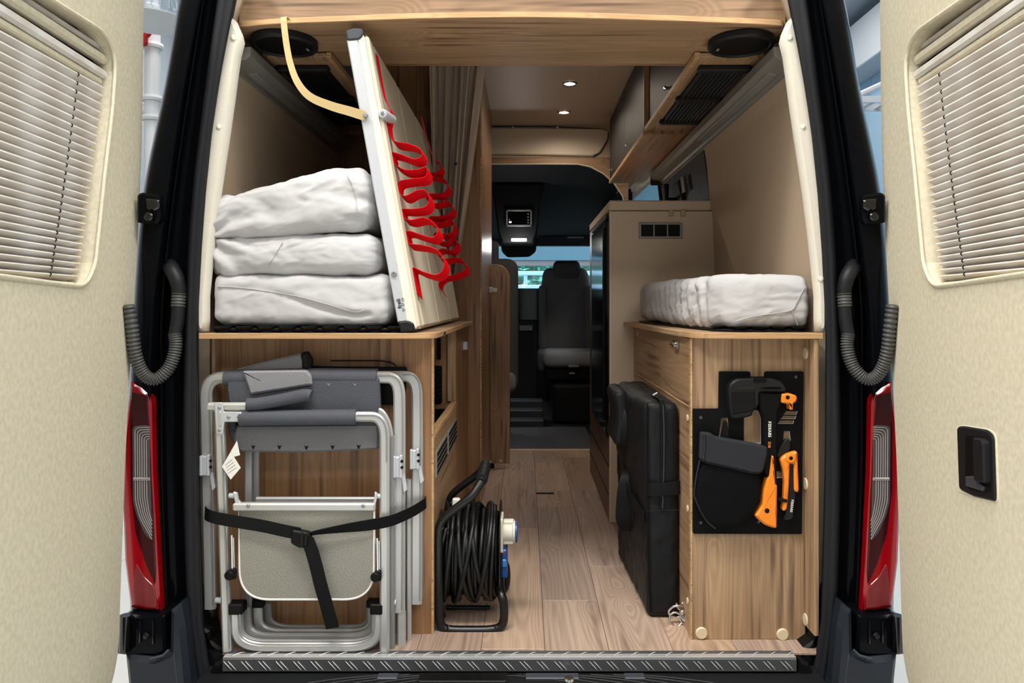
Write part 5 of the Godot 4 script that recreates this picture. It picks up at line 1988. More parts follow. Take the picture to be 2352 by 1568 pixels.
	var path := cat([W(652, 36, -0.004) + Vector3(0, 0, -0.03), W(652, 40, 0.008), W(653, 62, 0.012), W(659, 108, 0.008), W(668, 150, 0.006), W(684, 190, 0.006), W(712, 222, 0.004), W(760, 243, 0.0), W(805, 256, -0.004), W(840, 267, -0.009)], 8)
	var tg := tangents(path, false)
	var ws := []
	for i in path.size():
		var t := float(i) / path.size()
		var wd: Vector3 = Vector3(0, 0, 1).cross(tg[i])
		if wd.length() < 0.5:
			wd = Vector3.RIGHT
		wd = wd.normalized()
		if i < 9:
			wd = Vector3.RIGHT
		ws.append((wd + Vector3(0, 0, 0.25)).normalized() * lerpf(0.0165, 0.024, smoothstep(0.4, 1.0, t)))
	strip(st, path, ws, 0.0016)
	obj(st, "webbing", M.yellow, ys)
	st = S()
	disc(st, W(840, 265, -0.008), Vector3(0, 0, 1), 0.0065, 0.005, 0.002, 18)
	obj(st, "rivet", M.alu_dark, ys)

# ---------------------------------------------------------------- folded camping chairs
func frame(parent, called, list, z, w := 0.024, d := 0.022, r := 0.065, m = null):
	var st := S()
	bar(st, fillet(P3(list, z), r, 9), w, d, Vector3(0, 0, 1))
	return obj(st, called, M.alu if m == null else m, parent)

func groove(parent, list, z, r := 0.06):
	var st := S()
	bar(st, fillet(P3(list, z), r, 9), 0.004, 0.003, Vector3(0, 0, 1))
	return obj(st, "groove", M.alu_dark, parent)

func rivets(parent, list, z, r := 0.0045):
	for p in list:
		var st := S()
		lathe(st, [[r, 0.0], [r * 0.9, 0.0015], [r * 0.5, 0.003], [0.0, 0.0032]], Transform3D(Basis(Vector3(1, 0, 0), Vector3(0, 0, 1), Vector3(0, -1, 0)), W(p[0], p[1], z)), 14, 1)
		obj(st, "rivet", M.alu_dark, parent)

func cloth(parent, called, list, z0, z1, m, bulge := 0.004, r := 0.006):
	# a stiff textile flap: an outline with thickness and a soft edge
	var st := S()
	extrude(st, round_poly(P2(list, z1), r), z0, z1, minf(bulge, (z1 - z0) * 0.6))
	return obj(st, called, m, parent)

func clip(parent, x0, x1, y0, y1, z):
	var st := S()
	box(st, W(x0, y1, z), W(x1, y0, z) + Vector3(0, 0, 0.012), 0.002)
	box(st, W(x0 - 1, y1, z), W(x0 + 5, y0 - 2, z) + Vector3(0, 0, 0.016), 0.002)
	box(st, W(x1 - 6, y1, z), W(x1 + 1, y0 - 4, z) + Vector3(0, 0, 0.016), 0.002)
	var c = obj(st, "clip", M.alu_white, parent)
	st = S()
	extrude(st, P2([[x1 - 3, y1 - 4], [x1 + 5, y1 - 7], [x1 + 11, y1 + 28], [x1 + 3, y1 + 36]], z), z - 0.004, z + 0.006, 0.001)
	obj(st, "clip_flap", M.alu_white, c)
	for k in 2:
		st = S()
		disc(st, W(x1 - 2, y0 + 12 + k * 14, z + 0.015), Vector3(0.3, 0, 1), 0.004, 0.002, 0.0005, 10)
		obj(st, "clip_hole", M.black, c)

func chairs():
	var a := thing("folding_chair", "folded aluminium camping chair with grey side table, front of the strapped pair", "chair", W(705, 1500, -0.01), "folded camping chairs")
	var b := thing("folding_chair", "folded aluminium camping chair with tall rounded arms, behind the side table chair", "chair", W(720, 1480, -0.07), "folded camping chairs")
	var st := S()
	# front chair
	frame(a, "leg", [[504, 926], [512, 1160], [523, 1493]], -0.006, 0.0225)
	groove(a, [[509, 1000], [515, 1165], [526, 1488]], 0.005)
	frame(a, "arm_rail", [[520, 957], [700, 957], [820, 956], [884, 957], [884, 1060], [884, 1501]], -0.006, 0.024, 0.022, 0.08)
	groove(a, [[820, 953], [888, 953], [888, 1060]], 0.005, 0.075)
	frame(a, "stub_rail", [[481, 934], [567, 934]], -0.01, 0.022)
	st = S()
	extrude(st, round_poly(P2([[493, 924], [511, 924], [514, 945], [555, 946], [555, 968], [516, 968], [512, 996], [498, 996]], 0.006), 0.003), 0.004, 0.0085, 0.001)
	var br = obj(st, "joint_plate", M.alu_white, a)
	rivets(br, [[504, 936], [525, 957], [548, 957], [504, 987]], 0.0085)
	st = S()
	extrude(st, round_poly(P2([[500, 945], [508, 945], [510, 978], [502, 978]], 0.0085), 0.003), 0.0084, 0.0105, 0.001)
	obj(st, "slot", M.alu, br)
	frame(a, "rear_leg", [[901, 1000], [901, 1488]], -0.03, 0.014, 0.02, 0.05, M.alu_dark)
	frame(a, "rear_rail", [[862, 940], [880, 945], [898, 985], [899, 1180]], -0.034, 0.014, 0.012, 0.05)
	frame(a, "foot_rail", [[544, 1398], [546, 1483], [700, 1483], [868, 1483], [868, 1398]], -0.012, 0.026, 0.03, 0.075)
	groove(a, [[551, 1405], [553, 1473], [700, 1473], [858, 1473], [861, 1405]], 0.004, 0.07)
	for p in [[544, 1394], [868, 1394]]:
		st = S()
		box(st, W(p[0] - 12, p[1] + 5, -0.03), W(p[0] + 12, p[1] - 6, 0.006), 0.003)
		obj(st, "end_plug", M.black, a)
	frame(a, "inner_foot_rail", [[565, 1392], [568, 1462], [720, 1462], [860, 1462], [861, 1392]], -0.036, 0.024, 0.018, 0.07, M.alu_dark)
	# fabric
	st = S()
	tube(st, P3([[553, 960], [600, 959], [700, 958], [819, 957]], -0.006), 0.0195, 18)
	obj(st, "seat_sleeve", M.mesh_dark, a)
	cloth(a, "seat_cloth", [[545, 975], [870, 972], [871, 1025], [868, 1033], [700, 1040], [550, 1038], [534, 1012], [540, 985]], -0.03, -0.018, M.mesh_mid, 0.006)
	st = S()
	tube(st, cat(P3([[569, 928], [600, 926], [660, 915], [700, 907], [714, 909]], -0.004), 5), 0.0155, 16)
	obj(st, "rolled_flap", M.mesh_dark, a)
	for p in [[582, 1026], [642, 1026], [704, 1027], [764, 1026], [824, 1025]]:
		st = S()
		extrude(st, P2([[p[0] - 5, p[1] - 4], [p[0], p[1] - 2], [p[0] + 5, p[1] - 4], [p[0] + 1, p[1] + 5], [p[0] - 1, p[1] + 5]], -0.018), -0.0185, -0.0168, 0.0)
		obj(st, "woven_mark", M.black, a)
	# care label
	st = S()
	extrude(st, P2([[530, 1037], [553, 1074], [530, 1101], [510, 1071]], 0.012), 0.0115, 0.0125, 0.0)
	extrude(st, P2([[530, 1036], [544, 1012], [551, 1045], [537, 1049]], 0.01), 0.0085, 0.0095, 0.0)
	var cl = obj(st, "care_label", M.white, a)
	for k in 4:
		st = S()
		bar(st, [W(517 + k * 2, 1069 + k * 6, 0.0126), W(534 + k * 3, 1054 + k * 6.5, 0.0126)], 0.0012, 0.0006, Vector3(0, 0, 1))
		obj(st, "print_line", M.grille, cl)
	# side table
	st = S()
	var tp := PackedVector2Array()
	for q in fillet(P3([[548, 1166], [550, 1377], [858, 1377], [858, 1166]], 0.012), 0.075, 12):
		tp.append(Vector2(q.x, q.y))
	extrude(st, tp, -0.006, 0.010, 0.003)
	var tt = obj(st, "table_top", M.table, a)
	st = S()
	var rim := []
	for q in tp:
		rim.append(Vector3(q.x, q.y, 0.003))
	bar(st, rim, 0.005, 0.018, Vector3(0, 0, 1), true)
	obj(st, "table_rim", M.white, tt)
	st = S()
	box(st, W(540, 1170, -0.004), W(861, 1156, 0.016), 0.004)
	obj(st, "hinge_rail", M.alu, tt)
	rivets(tt, [[570, 1161], [834, 1161]], 0.016, 0.005)
	frame(a, "cross_bar", [[590, 1147], [866, 1147]], -0.02, 0.014, 0.014, 0.01, M.alu_dark)
	for p in [[527, 1138, 540], [862, 1139, 880]]:
		st = S()
		tube(st, [W(p[0], p[1], -0.004), W(p[2], p[1], -0.004)], 0.0068, 14)
		obj(st, "hub", M.alu_white, a)
	st = S()
	extrude(st, round_poly(P2([[534, 1130], [543, 1133], [546, 1150], [552, 1156], [545, 1172], [538, 1150]], 0.01), 0.002), 0.0, 0.008, 0.001)
	extrude(st, round_poly(P2([[860, 1130], [866, 1134], [864, 1150], [860, 1166], [855, 1160], [859, 1146]], 0.01), 0.002), 0.0, 0.008, 0.001)
	obj(st, "table_bracket", M.alu_white, a)
	for p in [[532, 1228, 534, 1306], [866, 1235, 868, 1310]]:
		st = S()
		tube(st, [W(p[0], p[1], 0.012), W(p[2], p[3], 0.012)], 0.0028, 8)
		tube(st, [W(p[0] + 4, p[1] + 6, 0.008), W(p[2] + 4, p[3], 0.008)], 0.002, 8)
		var rd = obj(st, "support_rod", M.chrome, a)
		st = S()
		disc(st, W(p[2] - 4, p[3] + 12, 0.006), Vector3(0, 0, 1), 0.012, 0.014, 0.003, 20)
		box(st, W(p[2] - 4, p[3] + 21, 0.008), W(p[2] + 7, p[3] + 1, 0.018), 0.002)
		obj(st, "knob", M.black, rd)
	# the chair behind
	frame(b, "arm_rail", [[484, 1396], [475, 960], [473, 866], [560, 866], [860, 866], [917, 866], [918, 960], [917, 1404]], -0.045, 0.030, 0.02, 0.09)
	groove(b, [[488, 1390], [481, 960], [480, 873], [520, 873]], -0.034, 0.075)
	groove(b, [[865, 862], [923, 862], [925, 960], [923, 1400]], -0.034, 0.085)
	frame(b, "leg", [[922, 1404], [922, 1485]], -0.047, 0.022, 0.02)
	frame(b, "inner_leg", [[939, 1100], [940, 1471]], -0.075, 0.012, 0.018)
	frame(b, "far_arm_rail", [[540, 864], [900, 864], [958, 864], [959, 960], [957, 1385]], -0.083, 0.028, 0.018, 0.085)
	groove(b, [[925, 860], [965, 860], [966, 960], [964, 1380]], -0.074, 0.07)
	frame(b, "far_leg", [[969, 1000], [969, 1372]], -0.092, 0.008, 0.012, 0.05, M.alu_dark)
	frame(b, "foot_rail", [[592, 1388], [594, 1454], [760, 1454], [856, 1454], [857, 1388]], -0.062, 0.024, 0.016, 0.07)
	frame(b, "far_foot_rail", [[614, 1384], [617, 1444], [770, 1444], [850, 1444], [851, 1384]], -0.086, 0.022, 0.014, 0.065, M.alu_dark)
	for p in [[592, 1384], [857, 1384]]:
		st = S()
		box(st, W(p[0] - 12, p[1] + 5, -0.072), W(p[0] + 12, p[1] - 5, -0.05), 0.003)
		obj(st, "end_plug", M.black, b)
	for p in [[571, 1040], [588, 1045]]:
		frame(b, "back_post", [[p[0], p[1] - 60], [p[0], 1400]], -0.05 - 0.02 * (p[0] - 571) / 17.0, 0.018, 0.016, 0.05, M.alu_dark)
	clip(b, 906, 925, 1047, 1095, -0.035)
	clip(b, 944, 963, 1032, 1075, -0.073)
	clip(b, 464, 486, 1046, 1090, -0.035)
	st = S()
	tube(st, [W(499, 1000, -0.028), W(511, 1160, -0.028)], 0.003, 8)
	tube(st, [W(906, 1000, -0.03), W(906, 1160, -0.03)], 0.003, 8)
	obj(st, "tension_rod", M.alu_white, b)
	for p in [[503, 1378], [903, 1383]]:
		st = S()
		tube(st, [W(p[0] - 7, p[1], -0.03), W(p[0] + 7, p[1], -0.03)], 0.0075, 14)
		obj(st, "spacer", M.alu_white, b)
	rivets(b, [[497, 1000]], -0.028, 0.006)
	st = S()
	tube(st, P3([[518, 868], [600, 866], [720, 864], [867, 865]], -0.045), 0.021, 18)
	obj(st, "back_sleeve", M.mesh_dark, b)
	cloth(b, "back_cloth", [[517, 870], [870, 868], [873, 952], [860, 985], [550, 975], [524, 930]], -0.046, -0.026, M.mesh_dark, 0.006)
	cloth(b, "back_flap", [[555, 852], [703, 850], [714, 862], [716, 884], [640, 896], [574, 906], [566, 880]], -0.026, -0.016, M.mesh_light, 0.005)
	cloth(b, "upper_flap", [[540, 848], [600, 832], [690, 811], [700, 830], [694, 850], [545, 856]], -0.055, -0.04, M.mesh_mid, 0.006)
	cloth(b, "flap_end", [[689, 812], [702, 806], [714, 826], [712, 852], [694, 850]], -0.06, -0.036, M.black, 0.006)
	cloth(b, "far_back_cloth", [[700, 840], [760, 842], [932, 843], [934, 855], [928, 930], [700, 930]], -0.105, -0.09, M.black, 0.004)
	cloth(b, "lower_cloth", [[520, 960], [536, 960], [552, 1010], [530, 1014], [524, 990]], -0.05, -0.035, M.mesh_dark, 0.004)
	for p in [[755, 883], [815, 883]]:
		st = S()
		extrude(st, P2([[p[0] - 5, p[1] - 3], [p[0], p[1] - 1], [p[0] + 5, p[1] - 4], [p[0], p[1] + 4]], -0.025), -0.0265, -0.0245, 0.0)
		obj(st, "woven_mark", M.mesh_light, b)
	frame(b, "back_wire", [[760, 828], [880, 828], [905, 835], [912, 845]], -0.1, 0.003, 0.003, 0.03, M.black)
	# webbing strap round both
	var ws := thing("webbing_strap", "black webbing strap with buckle tied round the folded chairs", "strap", W(700, 1440, 0.03))
	st = S()
	var path := cat(P3([[470, 1160, -0.09], [472, 1178, -0.03], [492, 1188, 0.012], [540, 1197, 0.022], [600, 1207, 0.024], [655, 1219, 0.026], [690, 1226, 0.028]], 0.0), 8)
	strip(st, path, Vector3(0.004, 0.031, 0.004), 0.0022)
	obj(st, "strap_band", M.webbing, ws)
	st = S()
	path = cat(P3([[700, 1229, 0.03], [730, 1222, 0.027], [790, 1213, 0.024], [850, 1205, 0.022], [892, 1197, 0.010], [918, 1188, -0.015], [950, 1173, -0.04], [976, 1156, -0.075], [977, 1150, -0.104]], 0.0), 8)
	var wv := []
	for i in path.size():
		var t := float(i) / path.size()
		wv.append(Vector3(0.0, lerpf(0.010, 0.030, smoothstep(0.02, 0.4, t)), 0.012))
	strip(st, path, wv, 0.0022)
	obj(st, "strap_band", M.webbing, ws)
	st = S()
	path = cat(P3([[705, 1236, 0.034], [715, 1262, 0.036], [726, 1300, 0.034], [737, 1345, 0.032], [750, 1390, 0.032], [764, 1442, 0.034]], 0.0), 8)
	strip(st, path, Vector3(0.033, 0.008, 0.006), 0.0022)
	obj(st, "strap_tail", M.webbing, ws)
	st = S()
	extrude(st, round_poly(P2([[671, 1214], [712, 1222], [716, 1240], [706, 1255], [690, 1257], [669, 1246]], 0.03), 0.006), 0.02, 0.038, 0.004)
	var bu = obj(st, "buckle", M.black, ws)
	st = S()
	bar(st, P3([[694, 1222], [693, 1254]], 0.039), 0.006, 0.006, Vector3(0, 0, 1))
	bar(st, P3([[704, 1224], [702, 1252]], 0.039), 0.004, 0.005, Vector3(0, 0, 1))
	obj(st, "buckle_bar", M.plastic, bu)

# ---------------------------------------------------------------- tool board
func TB(list) -> Array:
	# coordinates read from the enlarged picture of the tool board
	var out := []
	for p in list:
		out.append([1560.0 + p[0] / 3.732, 820.0 + p[1] / 3.732])
	return out

func flat(parent, called, list, z0, z1, m, r := 0.004, bev := 0.001):
	var st := S()
	extrude(st, round_poly(P2(TB(list), z0), r, 4), z0, z1, bev)
	return obj(st, called, m, parent)

func tools():
	var z := -0.074
	var tb := thing("tool_board", "black cut-out tool board screwed to the right cabinet's rear face", "tool board", W(1716, 1223, z))
	var root := CSGPolygon3D.new()
	root.name = "plate"
	root.polygon = round_poly(P2(TB([[338, 120], [592, 120], [602, 132], [602, 165], [725, 165], [727, 132], [738, 120], [1053, 120], [1040, 1505], [115, 1503], [115, 440], [332, 438]]), z), 0.003, 3)
	root.depth = 0.010
	root.material = M.board
	tb.add_child(root)
	root.position = Vector3(0, 0, z + 0.0105) - org[tb]
	for hole in [[[545, 515], [600, 500], [600, 462], [625, 446], [655, 450], [680, 475], [692, 520], [692, 735], [545, 725]], [[352, 515], [405, 515], [413, 608], [400, 608], [390, 560], [345, 670], [332, 672]], [[882, 487], [905, 458], [1003, 458], [992, 487]], [[855, 525], [882, 497], [992, 497], [982, 525]], [[832, 565], [852, 537], [975, 537], [965, 565]], [[886, 628], [935, 628], [943, 700], [935, 750], [908, 690], [875, 752]], [[812, 968], [878, 972], [878, 1022], [818, 1030]]]:
		var c := CSGPolygon3D.new()
		c.name = "cut"
		c.operation = CSGShape3D.OPERATION_SUBTRACTION
		var hp := P2(TB(hole), z)
		if Geometry2D.is_polygon_clockwise(hp):
			hp.reverse()
		c.polygon = hp
		c.depth = 0.02
		root.add_child(c)
		c.position.z = 0.005
	for p in [[185, 517], [185, 1418], [680, 1412], [1000, 170]]:
		var st := S()
		var w = TB([p])[0]
		lathe(st, [[0.0042, 0.0], [0.004, 0.001], [0.002, 0.0006], [0.0, 0.0004]], Transform3D(Basis(Vector3(1, 0, 0), Vector3(0, 0, 1), Vector3(0, -1, 0)), W(w[0], w[1], z + 0.0105)), 14)
		obj(st, "screw", M.plastic_grey, tb)
	var f := z + 0.0105
	# hatchet
	var hx := thing("hatchet", "orange and black hatchet with sheathed head on the tool board", "hatchet", W(1770, 1010, f))
	flat(hx, "head_sheath", [[405, 330], [400, 250], [425, 200], [480, 175], [640, 172], [780, 176], [850, 200], [882, 250], [885, 285], [655, 285], [655, 400], [600, 455], [600, 490], [430, 518], [412, 430]], f, f + 0.03, M.plastic, 0.008, 0.004)
	flat(hx, "sheath_panel", [[445, 285], [650, 285], [650, 440], [600, 465], [455, 490]], f + 0.03, f + 0.0335, M.black, 0.004, 0.002)
	flat(hx, "sheath_slot", [[445, 260], [870, 255], [875, 272], [445, 276]], f + 0.03, f + 0.031, M.black_gloss, 0.001, 0.0)
	flat(hx, "sheath_clasp", [[636, 178], [745, 178], [745, 212], [636, 212]], f + 0.03, f + 0.034, M.board, 0.003, 0.001)
	flat(hx, "handle", [[655, 290], [888, 290], [845, 340], [845, 395], [815, 450], [808, 820], [812, 1080], [760, 1080], [700, 960], [700, 520], [670, 440]], f, f + 0.026, M.board, 0.006, 0.004)
	flat(hx, "grip", [[762, 822], [772, 820], [786, 836], [800, 1072], [813, 1080], [808, 1440], [775, 1438], [705, 1412], [655, 1372], [626, 1333], [690, 1250], [702, 1120], [722, 1040], [742, 990]], f + 0.002, f + 0.030, M.orange, 0.004, 0.005)
	var st := S()
	var w2 = TB([[753, 1316]])[0]
	disc(st, W(w2[0], w2[1], f + 0.030), Vector3(0, 0, 1), 0.0062, 0.0006, 0.0, 20)
	obj(st, "lanyard_hole", M.black, hx)
	flat(hx, "safety_tab", [[850, 303], [930, 303], [972, 318], [980, 345], [970, 372], [945, 385], [945, 440], [918, 440], [918, 392], [848, 380]], f + 0.004, f + 0.033, M.orange, 0.004, 0.004)
	st = S()
	w2 = TB([[930, 344]])[0]
	disc(st, W(w2[0], w2[1], f + 0.033), Vector3(0, 0, 1), 0.0052, 0.0006, 0.0, 20)
	obj(st, "tab_hole", M.black, hx)
	var turn := Basis(Vector3(0, 0, 1), -PI / 2)
	w2 = TB([[776, 618]])[0]
	text(hx, "maker_lettering", "FISKARS", "Droid Sans", 0.0105, Transform3D(turn, W(w2[0], w2[1], f + 0.0263)), M.white)
	w2 = TB([[773, 750]])[0]
	text(hx, "size_lettering", "X10", "Droid Sans", 0.009, Transform3D(turn, W(w2[0], w2[1], f + 0.0263)), M.orange)
	# folding saw
	var sw := thing("folding_saw", "orange and black folding saw at the board's right edge", "saw", W(1812, 1100, f))
	flat(sw, "blade_housing", [[930, 900], [968, 900], [975, 1140], [985, 1150], [960, 1370], [915, 1390], [880, 1380], [905, 1290], [925, 1100]], f, f + 0.014, M.plastic, 0.004, 0.002)
	flat(sw, "handle_frame", [[850, 872], [872, 840], [915, 815], [994, 797], [1008, 1125], [1000, 1145], [980, 1143], [969, 1125], [966, 905], [930, 905], [924, 1080], [912, 1240], [905, 1290], [885, 1306], [866, 1298], [868, 1270], [882, 1180], [886, 1060], [876, 960]], f + 0.004, f + 0.022, M.orange, 0.004, 0.004)
	st = S()
	w2 = TB([[952, 862]])[0]
	lathe(st, [[0.0125, 0.0], [0.0125, 0.004], [0.010, 0.006], [0.005, 0.006]], Transform3D(Basis(Vector3(1, 0, 0), Vector3(0, 0, 1), Vector3(0, -1, 0)), W(w2[0], w2[1], f + 0.020)), 28)
	obj(st, "pivot_ring", M.orange, sw)
	st = S()
	disc(st, W(w2[0], w2[1], f + 0.020), Vector3(0, 0, 1), 0.0052, 0.0045, 0.0, 20)
	obj(st, "pivot_bolt", M.black, sw)
	flat(sw, "lock_button", [[822, 1190], [905, 1202], [905, 1228], [830, 1218]], f + 0.004, f + 0.025, M.black, 0.002, 0.001)
	flat(sw, "pivot_bracket", [[820, 850], [850, 780], [900, 700], [925, 690], [945, 705], [940, 790], [905, 820], [860, 850]], f, f + 0.010, M.plastic, 0.006, 0.002)
	w2 = TB([[966, 1275]])[0]
	text(sw, "maker_lettering", "FISKARS", "Droid Sans", 0.0085, Transform3D(Basis(Vector3(0, 0, 1), -PI / 2 - 0.12), W(w2[0], w2[1], f + 0.0145)), M.white)
	# pouch with the shovel inside
	var po := thing("pouch", "dark cloth pouch with grey folded flap hanging on the tool board", "pouch", W(1685, 1210, f))
	st = S()
	softbox(st, Vector3(1, 1, 1) * 1.0, 0.5, [26, 26, 8], func(p, d):
		var u: float = p.x * 0.5 + 0.5
		var v: float = p.y * 0.5 + 0.5
		# left and right outline by height
		var ys := [[0.0, 300, 460], [0.06, 245, 545], [0.2, 180, 620], [0.38, 135, 668], [0.5, 126, 690], [0.75, 150, 700], [1.0, 178, 705]]
		var l := 0.0
		var r := 0.0
		for i in ys.size() - 1:
			if v >= ys[i][0] and v <= ys[i + 1][0] + 0.0001:
				var t: float = (v - ys[i][0]) / (ys[i + 1][0] - ys[i][0])
				l = lerpf(ys[i][1], ys[i + 1][1], t)
				r = lerpf(ys[i][2], ys[i + 1][2], t)
		var w = TB([[lerpf(l, r, u), lerpf(1482.0, 860.0 + 100.0 * u, v)]])[0]
		var q := W(w[0], w[1], f + 0.001 + (p.z + 1.0) * 0.014)
		q.z += 0.002 * wrinkle(q, Vector3(14, 9, 1), 6.0) * clampf(d.z, 0, 1)
		return q)
	obj(st, "body", M.pouch, po)
	st = S()
	tube(st, cat(P3(TB([[176, 880], [150, 1010], [130, 1150], [140, 1220], [190, 1330], [245, 1415], [310, 1470]]), f + 0.026), 5), 0.0022, 6)
	obj(st, "binding", M.pouch_flap, po)
	st = S()
	extrude(st, round_poly(P2(TB([[182, 640], [265, 648], [315, 680], [500, 712], [690, 745], [757, 772], [755, 830], [722, 968], [690, 1000], [620, 998], [420, 950], [212, 905], [172, 870]]), f + 0.03), 0.006, 5), f + 0.02, f + 0.037, 0.006)
	obj(st, "flap", M.pouch_flap, po)
	st = S()
	tube(st, cat(P3(TB([[225, 660], [228, 780], [215, 895]]), f + 0.0368), 5), 0.0009, 5)
	tube(st, cat(P3(TB([[212, 893], [420, 935], [620, 985], [688, 985]]), f + 0.036), 5), 0.0009, 5)
	obj(st, "stitching", M.pouch, po)
	st = S()
	extrude(st, P2(TB([[350, 690], [385, 545], [400, 545], [420, 690]]), f), f - 0.004, f + 0.016, 0.002)
	obj(st, "hanging_loop", M.black, po)

# ---------------------------------------------------------------- the black bag
func bag():
	var bg := thing("carry_bag", "large flat black zipped bag standing against the right cabinet", "bag", Vector3(0.38, 0, -0.45))
	var c := [[Vector3(0.343, 0.0, -0.205), Vector3(0.427, 0.0, -0.205)], [Vector3(0.333, 0.600, -0.205), Vector3(0.4265, 0.592, -0.205)], [Vector3(0.322, 0.0, -0.72), Vector3(0.424, 0.0, -0.72)], [Vector3(0.318, 0.600, -0.72), Vector3(0.420, 0.600, -0.72)]]
	var place := func(p: Vector3) -> Vector3:
		var f: Vector3 = c[0][0].lerp(c[0][1], p.x).lerp(c[1][0].lerp(c[1][1], p.x), p.y)
		var b: Vector3 = c[2][0].lerp(c[2][1], p.x).lerp(c[3][0].lerp(c[3][1], p.x), p.y)
		return b.lerp(f, p.z)
	var st := S()
	softbox(st, Vector3(0.045, 0.30, 0.26), 0.02, [14, 60, 40], func(p, d):
		var u := Vector3((p.x + 0.045) / 0.09, (p.y + 0.30) / 0.60, (p.z + 0.26) / 0.52)
		var q: Vector3 = place.call(u)
		var soft := sin(PI * clampf(u.y, 0, 1)) 
		q += Vector3(minf(d.x, 0.0), d.y, d.z) * (0.0055 * wrinkle(q, Vector3(9, 6, 9), 5.0) + 0.006 * soft * nz.get_noise_3d(q.x * 5.0, q.y * 5.0, q.z * 5.0))
		if d.x < 0.0:
			q.x += d.x * 0.012 * smoothstep(0.45, 0.8, u.y) * sin(PI * u.z)
		return q)
	obj(st, "body", M.bag, bg)
	var fz := -0.2
	st = S()
	tube(st, cat(P3([[1487, 926], [1486, 1000], [1487, 1120], [1489, 1280], [1494, 1408]], fz), 5), 0.0022, 6)
	obj(st, "piping", M.black, bg)
	st = S()
	strip(st, cat(P3([[1470, 884, -0.6], [1495, 905, -0.38], [1514, 914, -0.22], [1521, 926, -0.196], [1523, 980, -0.195], [1523, 1060, -0.196], [1521, 1170, -0.197]], 0.0), 6), Vector3(0.014, 0, 0), 0.003)
	var zp = obj(st, "zipper", M.black, bg)
	st = S()
	tube(st, cat(P3([[1523, 930, -0.192], [1525, 980, -0.192], [1525, 1060, -0.193], [1522, 1168, -0.194]], 0.0), 6), 0.0016, 6)
	obj(st, "zipper_teeth", M.plastic_grey, zp)
	st = S()
	obox(st, Transform3D(Basis(Vector3(0, 0, 1), 0.5), W(1505, 905, -0.27)), Vector3(0.018, 0.006, 0.006), 0.002)
	obj(st, "zipper_pull", M.alu_dark, zp)
	st = S()
	strip(st, cat([W(1463, 1095, -0.5) + Vector3(-0.004, 0, 0), W(1481, 1118, -0.28) + Vector3(-0.006, 0, 0), W(1489, 1122, -0.2), W(1496, 1124, -0.193), W(1525, 1123, -0.191), W(1556, 1120, -0.193), W(1561, 1119, -0.2)], 6), Vector3(0, 0.037, 0), 0.003)
	obj(st, "webbing_band", M.webbing, bg)
	for y in [1140, 1172]:
		st = S()
		tube(st, P3([[1490, y + 1], [1520, y], [1558, y - 2]], -0.1955), 0.0009, 5)
		obj(st, "stitching", M.plastic, bg)
	for x in [1514, 1534]:
		st = S()
		tube(st, P3([[x, 945], [x + 1, 1020], [x + 1, 1102]], -0.195), 0.0007, 5)
		obj(st, "stitching", M.plastic, bg)
	# side flap and carrying handle on the aisle side
	st = S()
	softbox(st, Vector3(0.022, 0.085, 0.11), 0.02, [8, 16, 16], func(p, d):
		var q: Vector3 = Vector3(0.302, 0.515, -0.56) + p
		q.x += 0.012 * sin(q.y * 40.0) * 0.4
		return q + d * 0.003 * wrinkle(q, Vector3(14, 10, 12), 2.0))
	obj(st, "side_pocket", M.bag, bg)
	st = S()
	strip(st, cat(P3([[1452, 925, -0.48], [1447, 945, -0.44], [1440, 985, -0.43], [1440, 1020, -0.44], [1450, 1045, -0.46]], 0.0), 7), Vector3(0.036, 0.0, 0.014), 0.004)
	obj(st, "webbing_band", M.webbing, bg)
	st = S()
	strip(st, cat(P3([[1450, 1074, -0.50], [1444, 1092, -0.46], [1436, 1120, -0.45], [1432, 1160, -0.45], [1432, 1195, -0.45], [1444, 1218, -0.46]], 0.0), 7), Vector3(0.044, 0.003, 0.014), 0.005)
	obj(st, "carry_handle", M.webbing, bg)
	st = S()
	strip(st, cat([Vector3(0.322, 0.36, -0.56), Vector3(0.314, 0.30, -0.45), Vector3(0.322, 0.28, -0.33), Vector3(0.331, 0.272, -0.22)], 7), Vector3(0, 0.035, 0.0), 0.003)
	obj(st, "webbing_band", M.webbing, bg)

